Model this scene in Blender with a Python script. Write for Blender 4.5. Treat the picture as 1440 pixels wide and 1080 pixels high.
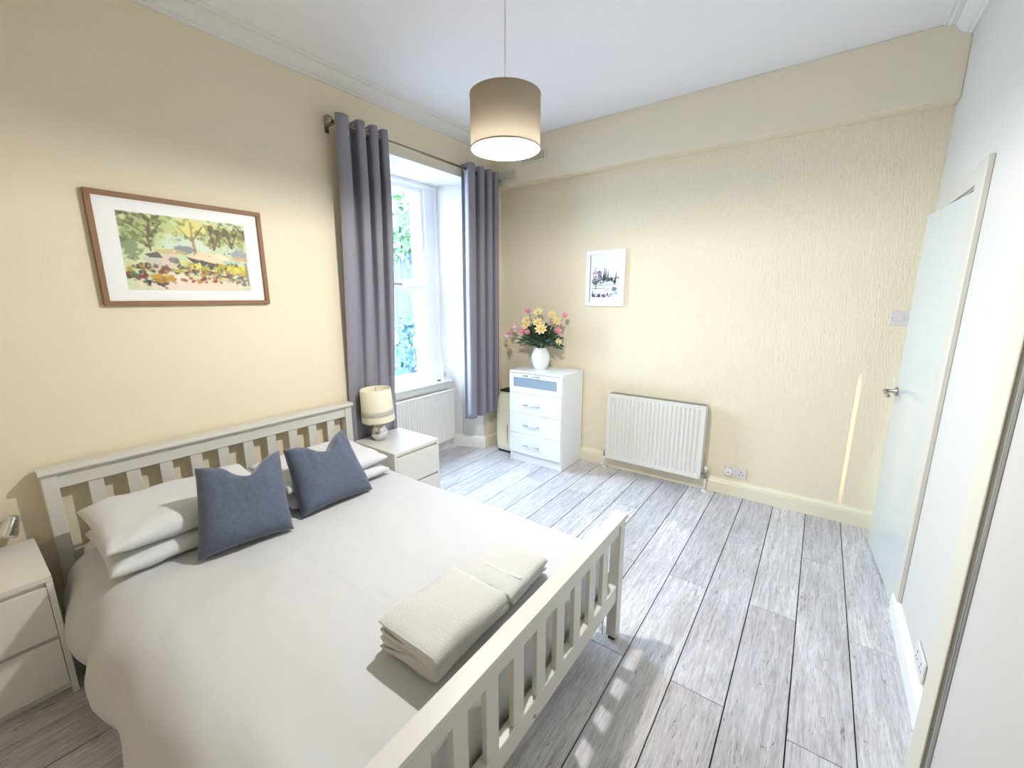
import bpy, bmesh, math, random
import numpy as np
from mathutils import Vector, Matrix, noise

for o in list(bpy.data.objects):
    bpy.data.objects.remove(o)
S = bpy.context.scene
C = S.collection
R = math.radians
random.seed(4)

# ------------------------------------------------------------------ camera
cd = bpy.data.cameras.new('camera')
cam = bpy.data.objects.new('camera', cd); C.objects.link(cam)
cd.sensor_width = 36.0; cd.lens = 590.0 / 1440 * 36.0
cd.clip_start = 0.02
_ya, _pi, _ro = R(36.1039), R(11.6401), R(-.1652)
_f = Vector((-math.sin(_ya)*math.cos(_pi), math.cos(_ya)*math.cos(_pi), -math.sin(_pi)))
_r = Vector((math.cos(_ya), math.sin(_ya), 0)); _u = _r.cross(_f)
_r2 = _r*math.cos(_ro) + _u*math.sin(_ro); _u2 = _u*math.cos(_ro) - _r*math.sin(_ro)
m = Matrix((_r2, _u2, -_f)).transposed().to_4x4()
m.translation = Vector((2.6962, -3.5196, 1.539))
cam.matrix_world = m
S.camera = cam

# ------------------------------------------------------------------ world, lights, exposure
W = bpy.data.worlds.new('sky'); S.world = W; W.use_nodes = True
wn = W.node_tree.nodes; wl = W.node_tree.links
bg = wn['Background']
bg.inputs[0].default_value = (0.62, 0.80, 1.0, 1)
bg.inputs[1].default_value = 22.0

def light(name, kind, loc, energy, color, rot=(0, 0, 0), **k):
    d = bpy.data.lights.new(name, kind); d.energy = energy; d.color = color
    for a, b in k.items():
        setattr(d, a, b)
    o = bpy.data.objects.new(name, d); C.objects.link(o); o.location = loc; o.rotation_euler = rot
    return o

# sky portal filling the window opening (guides sky sampling, adds no light of its own)
pt = light('window_portal', 'AREA', (-0.50, -0.97, 1.63), 1.0, (1, 1, 1), (0, R(-90), 0), shape='RECTANGLE', size=1.9, size_y=1.1)
pt.data.cycles.is_portal = True
# the bulb of the pendant
BULB = (1.583, -2.033, 2.142)
BULB_STRENGTH = 1850.0   # the bulb mesh itself gives the light
# hallway lamp behind the door left ajar
hl = light('hallway_spot', 'SPOT', (3.85, -1.02, 1.15), 90.0, (1.0, 0.50, 0.22), shadow_soft_size=0.01)
hl.data.spot_size = R(34); hl.data.spot_blend = 0.5
hl.rotation_euler = (Vector((2.93, 0, 0.62)) - Vector(hl.location)).to_track_quat('-Z', 'Y').to_euler()

S.view_settings.view_transform = 'Standard'
S.view_settings.look = 'None'
S.view_settings.gamma = 1.0
S.view_settings.use_curve_mapping = False
S.view_settings.exposure = 0.80
try:
    S.cycles.use_denoising = True
    S.cycles.max_bounces = 12
    S.cycles.diffuse_bounces = 8
    S.cycles.glossy_bounces = 4
    S.cycles.transmission_bounces = 6
    S.cycles.transparent_max_bounces = 10
    S.cycles.sample_clamp_indirect = 8.0
    S.cycles.caustics_reflective = False
    S.cycles.caustics_refractive = False
except Exception:
    pass

# ------------------------------------------------------------------ materials
def lin(c):
    return c/12.92 if c <= .04045 else ((c+.055)/1.055)**2.4
def rgb(r, g, b):
    return (lin(r/255), lin(g/255), lin(b/255), 1.0)

def mat(name, col, rough=.5, metal=0.0, bump=0.0, bscale=200.0, bstretch=(1, 1, 1), spec=None, var=0.0, vscale=3.0, coat=0.0, sheen=0.0, bdist=.004):
    m = bpy.data.materials.new(name); m.use_nodes = True
    nt = m.node_tree; p = nt.nodes['Principled BSDF']
    p.inputs['Base Color'].default_value = col
    p.inputs['Roughness'].default_value = rough
    p.inputs['Metallic'].default_value = metal
    if spec is not None: p.inputs['Specular IOR Level'].default_value = spec
    if coat: p.inputs['Coat Weight'].default_value = coat
    if sheen:
        p.inputs['Sheen Weight'].default_value = sheen; p.inputs['Sheen Roughness'].default_value = .4
    tc = nt.nodes.new('ShaderNodeTexCoord')
    if bump:
        mp = nt.nodes.new('ShaderNodeMapping'); mp.inputs['Scale'].default_value = bstretch
        nt.links.new(tc.outputs['Object'], mp.inputs['Vector'])
        n = nt.nodes.new('ShaderNodeTexNoise'); n.inputs['Scale'].default_value = bscale; n.inputs['Detail'].default_value = 3
        nt.links.new(mp.outputs[0], n.inputs['Vector'])
        b = nt.nodes.new('ShaderNodeBump'); b.inputs['Strength'].default_value = bump; b.inputs['Distance'].default_value = bdist
        nt.links.new(n.outputs[0], b.inputs['Height']); nt.links.new(b.outputs[0], p.inputs['Normal'])
    if var:
        n2 = nt.nodes.new('ShaderNodeTexNoise'); n2.inputs['Scale'].default_value = vscale; n2.inputs['Detail'].default_value = 4
        nt.links.new(tc.outputs['Object'], n2.inputs['Vector'])
        mx = nt.nodes.new('ShaderNodeMix'); mx.data_type = 'RGBA'
        mx.inputs[6].default_value = tuple(c*(1-var) for c in col[:3]) + (1,)
        mx.inputs[7].default_value = tuple(min(1, c*(1+var)) for c in col[:3]) + (1,)
        nt.links.new(n2.outputs[0], mx.inputs[0]); nt.links.new(mx.outputs[2], p.inputs['Base Color'])
    return m

def emit(name, col, s):
    m = bpy.data.materials.new(name); m.use_nodes = True
    nt = m.node_tree; p = nt.nodes['Principled BSDF']
    p.inputs['Base Color'].default_value = col
    p.inputs['Emission Color'].default_value = col; p.inputs['Emission Strength'].default_value = s
    return m

M = {}
M['wall_left'] = mat('cream_emulsion', rgb(231, 220, 196), .75, bump=.15, bscale=90, var=.03, vscale=2)
M['wall_back'] = mat('cream_textured_wallpaper', rgb(239, 228, 202), .7, bdist=.009, bump=.7, bscale=60, bstretch=(2.4, 2.4, .55), var=.03, vscale=2)
M['wall_right'] = mat('pale_emulsion', rgb(212, 208, 200), .6, bump=.1, bscale=90)
M['white_gloss_wall'] = mat('white_reveal_paint', rgb(226, 223, 216), .3)
M['ceiling'] = mat('ceiling_white', rgb(236, 236, 240), .85, bump=.08, bscale=60)
M['cornice'] = mat('cornice_white', rgb(226, 226, 224), .6, bump=.1, bscale=40)
M['skirting'] = mat('cream_gloss_skirting', rgb(238, 230, 205), .28)
M['skirting_white'] = mat('white_gloss_skirting', rgb(240, 238, 232), .28)
M['door'] = mat('door_white_gloss', rgb(206, 210, 206), .16, spec=.6)
M['architrave'] = mat('architrave_gloss', rgb(212, 209, 200), .25)
M['upvc'] = mat('window_white', rgb(244, 245, 248), .25)
M['bed'] = mat('bed_cream_paint', rgb(209, 208, 200), .32, var=.01)
M['malm'] = mat('white_foil', rgb(222, 221, 214), .3)
M['chest'] = mat('white_laminate', rgb(240, 243, 246), .28)
M['chest_gloss'] = mat('white_high_gloss', rgb(240, 246, 250), .08, spec=.6)
M['frost'] = mat('frosted_glass_panel', rgb(142, 160, 176), .35)
M['dark_gap'] = mat('dark_recess', rgb(60, 58, 55), .8)
M['chrome'] = mat('chrome', rgb(225, 225, 225), .1, metal=1)
M['brushed'] = mat('brushed_nickel', rgb(178, 172, 160), .28, metal=1)
M['brass'] = mat('antique_nickel', rgb(150, 140, 118), .3, metal=1)
M['rad'] = mat('radiator_enamel', rgb(228, 226, 219), .25)
M['grille'] = mat('radiator_grille_metal', rgb(170, 165, 152), .45)
M['curtain'] = mat('grey_curtain', rgb(140, 138, 149), .85, bump=.25, bscale=500, var=.05, vscale=60, sheen=.15)
M['lining'] = mat('curtain_lining', rgb(200, 202, 222), .8)
M['cushion'] = mat('blue_grey_chenille', rgb(86, 95, 114), .9, bump=.6, bscale=220, var=.30, vscale=60, sheen=.35)
M['linen'] = mat('white_bed_linen', rgb(198, 199, 200), .85, bump=.12, bscale=35)
M['linen2'] = mat('white_pillow_cotton', rgb(210, 212, 214), .85, bump=.12, bscale=30)
M['mattress'] = mat('mattress_white', rgb(228, 226, 222), .9, bump=.2, bscale=80)
M['towel'] = mat('cream_terry', rgb(212, 212, 207), .95, bump=1.0, bscale=330, sheen=.25)
M['towel_band'] = mat('towel_woven_band', rgb(216, 214, 205), .85)
M['shade_cream'] = mat('cream_lampshade', rgb(236, 230, 206), .7, bump=.1, bscale=300)
M['glitter'] = mat('glitter_band', rgb(205, 203, 192), .35, metal=.4, bump=1.0, bscale=420)
M['ceramic'] = mat('white_ceramic', rgb(240, 243, 248), .1, coat=.5)
M['plastic_cream'] = mat('cream_plastic', rgb(232, 226, 200), .38)
M['plastic_black'] = mat('black_plastic', rgb(38, 36, 36), .45)
M['plastic_white'] = mat('white_plastic', rgb(238, 238, 240), .3)
M['socket'] = mat('socket_plate', rgb(222, 216, 214), .35)
M['vent'] = mat('vent_plate', rgb(222, 218, 198), .5)
M['wood_frame'] = mat('brown_wood_frame', rgb(136, 98, 62), .45, bump=.3, bscale=60, bstretch=(1, 6, 6), var=.15, vscale=30)
M['white_frame'] = mat('white_frame', rgb(240, 240, 244), .4)
M['white_frame_dark'] = mat('frame_rebate', rgb(70, 66, 70), .6)
M['mount'] = mat('picture_mount', rgb(238, 240, 240), .7)
M['alu'] = mat('aluminium_profile', rgb(190, 190, 186), .3, metal=.9)
M['brush'] = mat('grey_brush_pile', rgb(120, 114, 100), .95, bump=1.0, bscale=600)
M['robe'] = mat('wardrobe_panel', rgb(202, 199, 191), .4)
M['robe_stile'] = mat('wardrobe_stile_cream', rgb(212, 206, 188), .45)
M['leaf'] = mat('flower_leaf', rgb(66, 86, 64), .55, var=.35, vscale=40)
M['stem'] = mat('flower_stem', rgb(88, 112, 66), .6)
M['pink'] = mat('pink_petal', rgb(240, 160, 176), .55, var=.14, vscale=60)
M['palepink'] = mat('pale_pink_petal', rgb(250, 208, 214), .55, var=.1, vscale=60)
M['yellow'] = mat('yellow_petal', rgb(240, 220, 160), .55, var=.12, vscale=60)
M['cream_petal'] = mat('cream_petal', rgb(250, 238, 184), .55, var=.06, vscale=60)
M['fcentre'] = mat('flower_centre', rgb(222, 188, 96), .7)
M['outer_wood'] = mat('blue_painted_board', rgb(44, 64, 94), .7, bump=.5, bscale=30, bstretch=(6, 6, .5), var=.12, vscale=6)
M['ivy'] = mat('ivy_leaf', rgb(54, 86, 36), .45, var=.35, vscale=8)
M['ivy_blue'] = mat('shrub_leaf', rgb(60, 96, 96), .5, var=.3, vscale=8)
M['branch'] = mat('branch', rgb(96, 82, 62), .8)
M['ground'] = mat('paving_ground', rgb(150, 140, 140), .9, bump=.5, bscale=12, var=.25, vscale=8)
M['stone'] = mat('pale_stone', rgb(170, 170, 166), .8, bump=.4, bscale=25)
M['sub'] = mat('plank_gap_black', rgb(48, 46, 50), .9)
M['bulb'] = emit('glowing_bulb', (1, .975, .95, 1), BULB_STRENGTH)

# lamp shade fabric: diffuse + translucent
def shade_mat(name, col, tr):
    m = bpy.data.materials.new(name); m.use_nodes = True
    nt = m.node_tree; nt.nodes.clear()
    out = nt.nodes.new('ShaderNodeOutputMaterial'); mx = nt.nodes.new('ShaderNodeMixShader')
    d = nt.nodes.new('ShaderNodeBsdfDiffuse'); t = nt.nodes.new('ShaderNodeBsdfTranslucent')
    tc = nt.nodes.new('ShaderNodeTexCoord'); mp = nt.nodes.new('ShaderNodeMapping'); mp.inputs['Scale'].default_value = (1, 1, 9)
    n = nt.nodes.new('ShaderNodeTexNoise'); n.inputs['Scale'].default_value = 60
    mc = nt.nodes.new('ShaderNodeMix'); mc.data_type = 'RGBA'
    mc.inputs[6].default_value = tuple(c*.88 for c in col[:3]) + (1,); mc.inputs[7].default_value = col
    nt.links.new(tc.outputs['Object'], mp.inputs[0]); nt.links.new(mp.outputs[0], n.inputs['Vector'])
    nt.links.new(n.outputs[0], mc.inputs[0])
    nt.links.new(mc.outputs[2], d.inputs[0]); nt.links.new(mc.outputs[2], t.inputs[0])
    mx.inputs[0].default_value = tr
    nt.links.new(d.outputs[0], mx.inputs[1]); nt.links.new(t.outputs[0], mx.inputs[2]); nt.links.new(mx.outputs[0], out.inputs[0])
    return m
M['shade'] = shade_mat('grey_beige_shade_fabric', rgb(172, 160, 142), .022)
M['shade_in'] = mat('shade_white_lining', rgb(246, 244, 238), .7)

# clear window glass: mostly transparent with a faint mirror
g = bpy.data.materials.new('window_glass'); g.use_nodes = True
nt = g.node_tree; nt.nodes.clear()
out = nt.nodes.new('ShaderNodeOutputMaterial'); mx = nt.nodes.new('ShaderNodeMixShader')
t = nt.nodes.new('ShaderNodeBsdfTransparent'); t.inputs[0].default_value = (.93, .97, 1, 1)
gl = nt.nodes.new('ShaderNodeBsdfGlossy'); gl.inputs['Roughness'].default_value = .02
mx.inputs[0].default_value = .07
nt.links.new(t.outputs[0], mx.inputs[1]); nt.links.new(gl.outputs[0], mx.inputs[2]); nt.links.new(mx.outputs[0], out.inputs[0])
M['glass'] = g

# laminate planks: washed grey oak, grain along Y, each plank its own tone and offset
def plank_mat():
    m = bpy.data.materials.new('grey_oak_laminate'); m.use_nodes = True
    nt = m.node_tree; L = nt.links; p = nt.nodes['Principled BSDF']
    N = nt.nodes.new
    oi = N('ShaderNodeObjectInfo'); tc = N('ShaderNodeTexCoord')
    off = N('ShaderNodeVectorMath'); off.operation = 'SCALE'; off.inputs['Scale'].default_value = 37.0
    cb = N('ShaderNodeCombineXYZ')
    L.new(oi.outputs['Random'], cb.inputs[0]); L.new(oi.outputs['Random'], cb.inputs[1]); L.new(cb.outputs[0], off.inputs[0])
    ad = N('ShaderNodeVectorMath'); ad.operation = 'ADD'
    L.new(tc.outputs['Object'], ad.inputs[0]); L.new(off.outputs[0], ad.inputs[1])
    def noise_(scale, st, det=4, dist=0.0, rough=.55):
        mp = N('ShaderNodeMapping'); mp.inputs['Scale'].default_value = st
        L.new(ad.outputs[0], mp.inputs[0])
        n = N('ShaderNodeTexNoise'); n.inputs['Scale'].default_value = scale; n.inputs['Detail'].default_value = det
        n.inputs['Distortion'].default_value = dist; n.inputs['Roughness'].default_value = rough
        L.new(mp.outputs[0], n.inputs['Vector']); return n.outputs[0]
    def ramp(src, a, b, ca, cb_):
        r = N('ShaderNodeValToRGB'); r.color_ramp.elements[0].position = a; r.color_ramp.elements[1].position = b
        r.color_ramp.elements[0].color = ca; r.color_ramp.elements[1].color = cb_
        L.new(src, r.inputs[0]); return r.outputs[0]
    def mixc(f, a, b, mode='MIX'):
        x = N('ShaderNodeMix'); x.data_type = 'RGBA'; x.blend_type = mode
        if isinstance(f, float): x.inputs[0].default_value = f
        else: L.new(f, x.inputs[0])
        for i, v in ((6, a), (7, b)):
            if isinstance(v, tuple): x.inputs[i].default_value = v
            else: L.new(v, x.inputs[i])
        return x.outputs[2]
    w = (1, 1, 1, 1); k = (0, 0, 0, 1)
    broad = ramp(noise_(4, (1.6, .5, 1)), .3, .7, rgb(222, 221, 225), rgb(244, 243, 245))
    grain = ramp(noise_(7, (4.5, .42, 1), 7, 1.6, .68), .34, .60, rgb(176, 172, 172), w)
    c = mixc(.55, broad, grain, 'MULTIPLY')
    fine = ramp(noise_(120, (4, .16, 1), 3), .35, .6, rgb(190, 188, 192), w)
    c = mixc(.55, c, fine, 'MULTIPLY')
    streak = ramp(noise_(15, (6, .22, 1), 5, .6, .6), .36, .50, rgb(196, 190, 188), w)
    c = mixc(.38, c, streak, 'MULTIPLY')
    # scattered dark ticks and knots
    tick = ramp(noise_(22, (3.2, .5, 1), 5, 1.5, .7), .60, .67, k, w)
    c = mixc(tick, c, rgb(132, 126, 124))
    # per plank tone
    tone = ramp(oi.outputs['Random'], 0, 1, rgb(228, 228, 231), w)
    c = mixc(1.0, c, tone, 'MULTIPLY')
    L.new(c, p.inputs['Base Color'])
    p.inputs['Roughness'].default_value = .36
    b = N('ShaderNodeBump'); b.inputs['Strength'].default_value = .25; b.inputs['Distance'].default_value = .002
    L.new(noise_(26, (5, .35, 1), 6, .8, .65), b.inputs['Height']); L.new(b.outputs[0], p.inputs['Normal'])
    return m
M['plank'] = plank_mat()

def vcol_mat(name):
    m = bpy.data.materials.new(name); m.use_nodes = True
    nt = m.node_tree; p = nt.nodes['Principled BSDF']; p.inputs['Roughness'].default_value = .6
    a = nt.nodes.new('ShaderNodeAttribute'); a.attribute_name = 'paint'
    nt.links.new(a.outputs['Color'], p.inputs['Base Color'])
    return m
M['print'] = vcol_mat('printed_paper')

# ------------------------------------------------------------------ helpers
WL = {}
def link(o, parent, loc):
    C.objects.link(o)
    if parent is not None:
        o.parent = parent
        o.location = Vector(loc) - WL[parent.name]
    else:
        o.location = Vector(loc)
    WL[o.name] = Vector(loc)

def tag(o, label=None, cat=None, group=None, kind=None):
    if label: o['label'] = label
    if cat: o['category'] = cat
    if group: o['group'] = group
    if kind: o['kind'] = kind
    return o

def obj(name, bm, material, parent=None, smooth=False, label=None, cat=None, group=None, kind=None, mats=None, solid=None, angle=None):
    """bm is in world coordinates; the origin is set to the bottom centre."""
    bmesh.ops.recalc_face_normals(bm, faces=bm.faces)
    me = bpy.data.meshes.new(name); bm.to_mesh(me); bm.free()
    co = np.empty(len(me.vertices)*3, 'f'); me.vertices.foreach_get('co', co); co = co.reshape(-1, 3)
    lo, hi = co.min(0), co.max(0)
    c = Vector((float(lo[0]+hi[0])/2, float(lo[1]+hi[1])/2, float(lo[2])))
    me.transform(Matrix.Translation(-c))
    me.materials.append(M[material])
    for x in (mats or []): me.materials.append(M[x])
    if smooth or angle:
        me.polygons.foreach_set('use_smooth', [True]*len(me.polygons))
        if angle: me.set_sharp_from_angle(angle=R(angle))
    o = bpy.data.objects.new(name, me); link(o, parent, c)
    if solid:
        md = o.modifiers.new('solid', 'SOLIDIFY'); md.thickness = solid; md.offset = 0
    return tag(o, label, cat, group, kind)

def thing(name, loc, label=None, cat=None, group=None, kind=None):
    o = bpy.data.objects.new(name, None); o.empty_display_size = .05
    link(o, None, loc); return tag(o, label, cat, group, kind)

def NB(): return bmesh.new()
def box(bm, x0, x1, y0, y1, z0, z1, bev=0.0, mi=0, seg=1, xf=None):
    t = bmesh.new()
    bmesh.ops.create_cube(t, size=1.0)
    bmesh.ops.scale(t, vec=(abs(x1-x0), abs(y1-y0), abs(z1-z0)), verts=t.verts)
    if bev:
        bmesh.ops.bevel(t, geom=t.edges[:], offset=bev, segments=seg, affect='EDGES', profile=.5)
    bmesh.ops.translate(t, vec=((x0+x1)/2, (y0+y1)/2, (z0+z1)/2), verts=t.verts)
    merge(bm, t, mi, xf); return bm
def merge(bm, t, mi=0, xf=None):
    if xf is not None: bmesh.ops.transform(t, matrix=xf, verts=t.verts)
    vs = [bm.verts.new(v.co) for v in t.verts]
    t.verts.index_update()
    for f in t.faces:
        try:
            nf = bm.faces.new([vs[v.index] for v in f.verts]); nf.material_index = mi if mi else f.material_index
            nf.smooth = f.smooth
        except ValueError: pass
    t.free()
def lathe(bm, prof, cx, cy, cz=0.0, n=32, mi=0, xf=None):
    """prof: list of (r, z)"""
    t = bmesh.new(); rings = []
    for r, z in prof:
        if r < 1e-5: rings.append([t.verts.new((0, 0, z))])
        else: rings.append([t.verts.new((r*math.cos(2*math.pi*i/n), r*math.sin(2*math.pi*i/n), z)) for i in range(n)])
    for a, b in zip(rings, rings[1:]):
        for i in range(n):
            j = (i+1) % n
            if len(a) == 1 and len(b) == 1: continue
            if len(a) == 1: t.faces.new((a[0], b[j], b[i]))
            elif len(b) == 1: t.faces.new((a[i], a[j], b[0]))
            else: t.faces.new((a[i], a[j], b[j], b[i]))
    mt = Matrix.Translation((cx, cy, cz))
    if xf is not None: mt = mt @ xf
    merge(bm, t, mi, mt); return bm
def tube(bm, pts, r, n=10, mi=0, cap=True):
    pts = [Vector(p) for p in pts]; t = bmesh.new(); rings = []
    rr = r if isinstance(r, (list, tuple)) else [r]*len(pts)
    prev = None
    for i, p in enumerate(pts):
        d = (pts[min(i+1, len(pts)-1)] - pts[max(i-1, 0)]).normalized()
        if prev is None:
            a = d.orthogonal().normalized()
        else:
            a = (prev - d*prev.dot(d)).normalized()
        prev = a; b = d.cross(a)
        rings.append([t.verts.new(p + (a*math.cos(2*math.pi*k/n) + b*math.sin(2*math.pi*k/n))*rr[i]) for k in range(n)])
    for A, B in zip(rings, rings[1:]):
        for k in range(n):
            t.faces.new((A[k], A[(k+1) % n], B[(k+1) % n], B[k]))
    if cap:
        t.faces.new(rings[0][::-1]); t.faces.new(rings[-1])
    merge(bm, t, mi); return bm
def prism(bm, poly, axis, a, b, mi=0):
    """extrude a 2-D polygon along an axis. poly coords are the two other axes in xyz order"""
    t = bmesh.new()
    def P(u, v, w):
        return {'x': (w, u, v), 'y': (u, w, v), 'z': (u, v, w)}[axis]
    A = [t.verts.new(P(u, v, a)) for u, v in poly]; B = [t.verts.new(P(u, v, b)) for u, v in poly]
    t.faces.new(A); t.faces.new(B[::-1])
    n = len(poly)
    for i in range(n):
        t.faces.new((A[i], A[(i+1) % n], B[(i+1) % n], B[i]))
    bmesh.ops.recalc_face_normals(t, faces=t.faces)
    merge(bm, t, mi); return bm
def gridsurf(bm, fn, nu, nv, closed_u=False, mi=0):
    V = [[bm.verts.new(fn(i/nu, j/nv)) for j in range(nv+1)] for i in range(nu + (0 if closed_u else 1))]
    for i in range(nu):
        for j in range(nv):
            f = bm.faces.new((V[i][j], V[(i+1) % len(V)][j], V[(i+1) % len(V)][j+1], V[i][j+1])); f.material_index = mi
    return bm
def sball(bm, c, r, n=12, mi=0, sc=(1, 1, 1)):
    k = 8
    lathe(bm, [(r*math.sin(math.pi*i/k), -r*math.cos(math.pi*i/k)) for i in range(k+1)], *c, n=n, mi=mi, xf=Matrix.Diagonal((*sc, 1)))
    return bm

XR, YN, ZC = 3.159, -4.35, 2.94
XN = -.324   # back of the window recess, at radiator level
YO0, YO1 = -1.62, -.322   # recess mouth

# ------------------------------------------------------------------ shell
# floor: base plus individual planks
b = NB(); box(b, -.42, XR+.02, YN, .0, -.06, -.009)
floor = obj('floor', b, 'sub', kind='structure')
pm = None; Wd = .2; PL = 1.312
def plank(x0, x1, y0, y1):
    b = NB(); gx, gy = .0022, .0009
    a = [(x0+gx, y0+gy), (x1-gx, y0+gy), (x1-gx, y1-gy), (x0+gx, y1-gy)]
    box(b, x0+gx, x1-gx, y0+gy, y1-gy, -.009, 0, bev=.0014)
    return obj('plank', b, 'plank', floor)
shared = {}
for i in range(-1, 17):
    x1 = 2.9694 - i*Wd; x0 = x1 - Wd
    x1 = min(x1, XR)
    x0 = max(x0, XN)
    if x1 - x0 < .01: continue
    cuts = []; y = (-.662 if i % 2 == 0 else -1.29)
    ys = [0.0]
    while y > YN:
        ys.append(y); y -= PL
    ys.append(YN)
    if x0 < 0 <= x1 - .02 and x0 < -.02:      # runs under the recess edge
        pass
    for ya, yb in zip(ys, ys[1:]):
        segs = [(yb, ya)]
        if x0 < -.02 and x1 < .05:            # only inside the recess
            segs = [(max(yb, -1.6), min(ya, -.33))]
        for s0, s1 in segs:
            if s1 - s0 > .01:
                key = (round(x1-x0, 3), round(s1-s0, 3))
                if key in shared:
                    o = bpy.data.objects.new('plank', shared[key].data)
                    link(o, floor, ((x0+x1)/2, (s0+s1)/2, -.009))
                else:
                    shared[key] = plank(x0, x1, s0, s1)

# left wall with window opening down to the floor
b = NB()
box(b, -.5, 0, YN, YO0, 0, ZC)
box(b, -.5, 0, YO0, YO1, 2.575, ZC)
box(b, -.5, 0, YO1, 0, 0, ZC)
obj('wall_left', b, 'wall_left', kind='structure')
# splayed white reveals and soffit
b = NB()
prism(b, [(.0, YO1), (-.41, -.474), (-.5, -.474), (-.5, -.30), (-.002, -.31)], 'z', 0, 2.575)
prism(b, [(.0, YO0), (-.41, YO0+.152), (-.5, YO0+.152), (-.5, YO0-.02), (-.002, YO0-.012)], 'z', 0, 2.575)
box(b, -.5, .0005, YO0+.001, YO1-.001, 2.5735, 2.60)
obj('trim_reveal', b, 'white_gloss_wall', kind='structure').name = 'trim_1'
# apron wall below the window
b = NB(); box(b, -.5, XN, YO0, YO1, 0, .69); obj('wall_window_apron', b, 'white_gloss_wall', kind='structure').name = 'wall_recess'
# back wall
b = NB(); box(b, -.5, XR+.3, 0, .2, 0, ZC); obj('wall_back', b, 'wall_back', kind='structure')
# boxed beam across the top of the back wall
b = NB(); box(b, 0, XR, -.12, 0, 2.57, ZC, bev=.004); obj('trim_2', b, 'wall_left', kind='structure')
# right wall with the doorway
DY0, DY1, DZ = -.918, -.20, 1.985
b = NB()
box(b, XR, XR+.12, YN, DY0, 0, ZC); box(b, XR, XR+.12, DY1, 0, 0, ZC); box(b, XR, XR+.12, DY0, DY1, DZ, ZC)
obj('wall_right', b, 'wall_right', kind='structure')
b = NB(); box(b, -.5, XR+.3, YN-.15, YN, 0, ZC); obj('wall_near', b, 'wall_left', kind='structure')
b = NB(); box(b, -.5, XR+1.4, YN-.15, .2, ZC, ZC+.12); obj('ceiling', b, 'ceiling', kind='structure')
# hallway behind the door
b = NB(); box(b, XR+.12, XR+1.25, -1.75, .2, -.06, 0); obj('floor_hallway', b, 'sub', kind='structure')
b = NB(); box(b, XR+1.25, XR+1.4, -1.9, .2, -.06, ZC); box(b, XR+.12, XR+1.25, -1.9, -1.75, -.06, ZC); box(b, XR+.3, XR+1.25, .05, .2, -.06, ZC)
obj('wall_hallway', b, 'wall_right', kind='structure')

# cornices
def cornice(bm, pts, place):
    pass
prof = [(0, 2.862), (.012, 2.862), (.016, 2.872), (.03, 2.876), (.05, 2.892), (.066, 2.912), (.072, 2.924), (.096, 2.926), (.104, 2.934), (.118, 2.936), (.122, 2.94), (0, 2.94)]
b = NB(); prism(b, [(x, z) for x, z in prof], 'y', YN, -.12); obj('trim_3', b, 'cornice', kind='structure')
b = NB(); prism(b, [(XR-x, z) for x, z in prof], 'y', YN, -.12); obj('trim_4', b, 'cornice', kind='structure')
b = NB(); prism(b, [(YN+x, z) for x, z in prof], 'x', 0, XR); obj('trim_5', b, 'cornice', kind='structure')

# skirting boards
sk = [(0, 0), (.02, 0), (.02, .088), (.016, .094), (.019, .099), (.014, .108), (.006, .117), (.004, .125), (0, .125)]
b = NB(); prism(b, [(-x, z) for x, z in sk], 'x', .02, XR); obj('baseboard_back', b, 'skirting', kind='structure')
b = NB(); prism(b, [(x, z) for x, z in sk], 'y', YO1, -.02); obj('baseboard_left', b, 'skirting', kind='structure')
b = NB(); prism(b, [(x, z) for x, z in sk], 'y', YN, YO0); obj('baseboard_left_near', b, 'skirting', kind='structure')
b = NB(); prism(b, [(XR-x, z) for x, z in sk], 'y', -2.19, -.935); obj('baseboard_right', b, 'skirting_white', kind='structure')
# recess skirting: along the radiator wall and the far splay
b = NB(); prism(b, [(XN+x*.9, z) for x, z in sk], 'y', -1.50, -.445); obj('baseboard_recess', b, 'skirting_white', kind='structure')
b = NB()
d = Vector((-.324, -.119, 0)).normalized(); nrm = Vector((d.y, -d.x, 0))
if nrm.y > 0: nrm = -nrm
L = 0.345
prism(b, [(-.001+x*.9, z) for x, z in sk], 'y', 0, L)   # x outward, y along
for v in b.verts:
    x, y, z = v.co; v.co = Vector((0.018, YO1+.006, 0)) + nrm*x + d*y + Vector((0, 0, z))
obj('baseboard_reveal', b, 'skirting_white', kind='structure')
b = NB(); prism(b, [(YN+x, z) for x, z in sk], 'x', 0, XR); obj('baseboard_near', b, 'skirting', kind='structure')

# door frame trims
b = NB()
box(b, XR-.02, XR, -1.05, -.922, .125, 2.07, bev=.003)
box(b, XR-.012, XR, -.922, -.12, DZ+.005, 2.07, bev=.002)
obj('trim_6', b, 'architrave', kind='structure')
b = NB(); box(b, XR+.0, XR+.12, DY1-.03, DY1, 0, DZ); box(b, XR+.03, XR+.12, DY0, DY0+.02, 0, DZ); box(b, XR+.03, XR+.12, DY0, DY1, DZ-.02, DZ)
obj('trim_7', b, 'architrave', kind='structure')

# door leaf, slightly ajar
hx, hy, fx, fy = 3.158, -.914, 3.103, -.2245
dv = Vector((fx-hx, fy-hy, 0)); DL = dv.length; dn = dv.normalized(); dm = Vector((dn.y, -dn.x, 0))  # dm points to +x (hall side)
DX = Matrix(((dn.x, dm.x, 0, hx), (dn.y, dm.y, 0, hy), (0, 0, 1, 0), (0, 0, 0, 1)))
b = NB(); box(b, 0, DL, 0, .036, .008, 1.972, bev=.0015, xf=DX)
door = obj('door_1', b, 'door', kind='structure')
b = NB()
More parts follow.
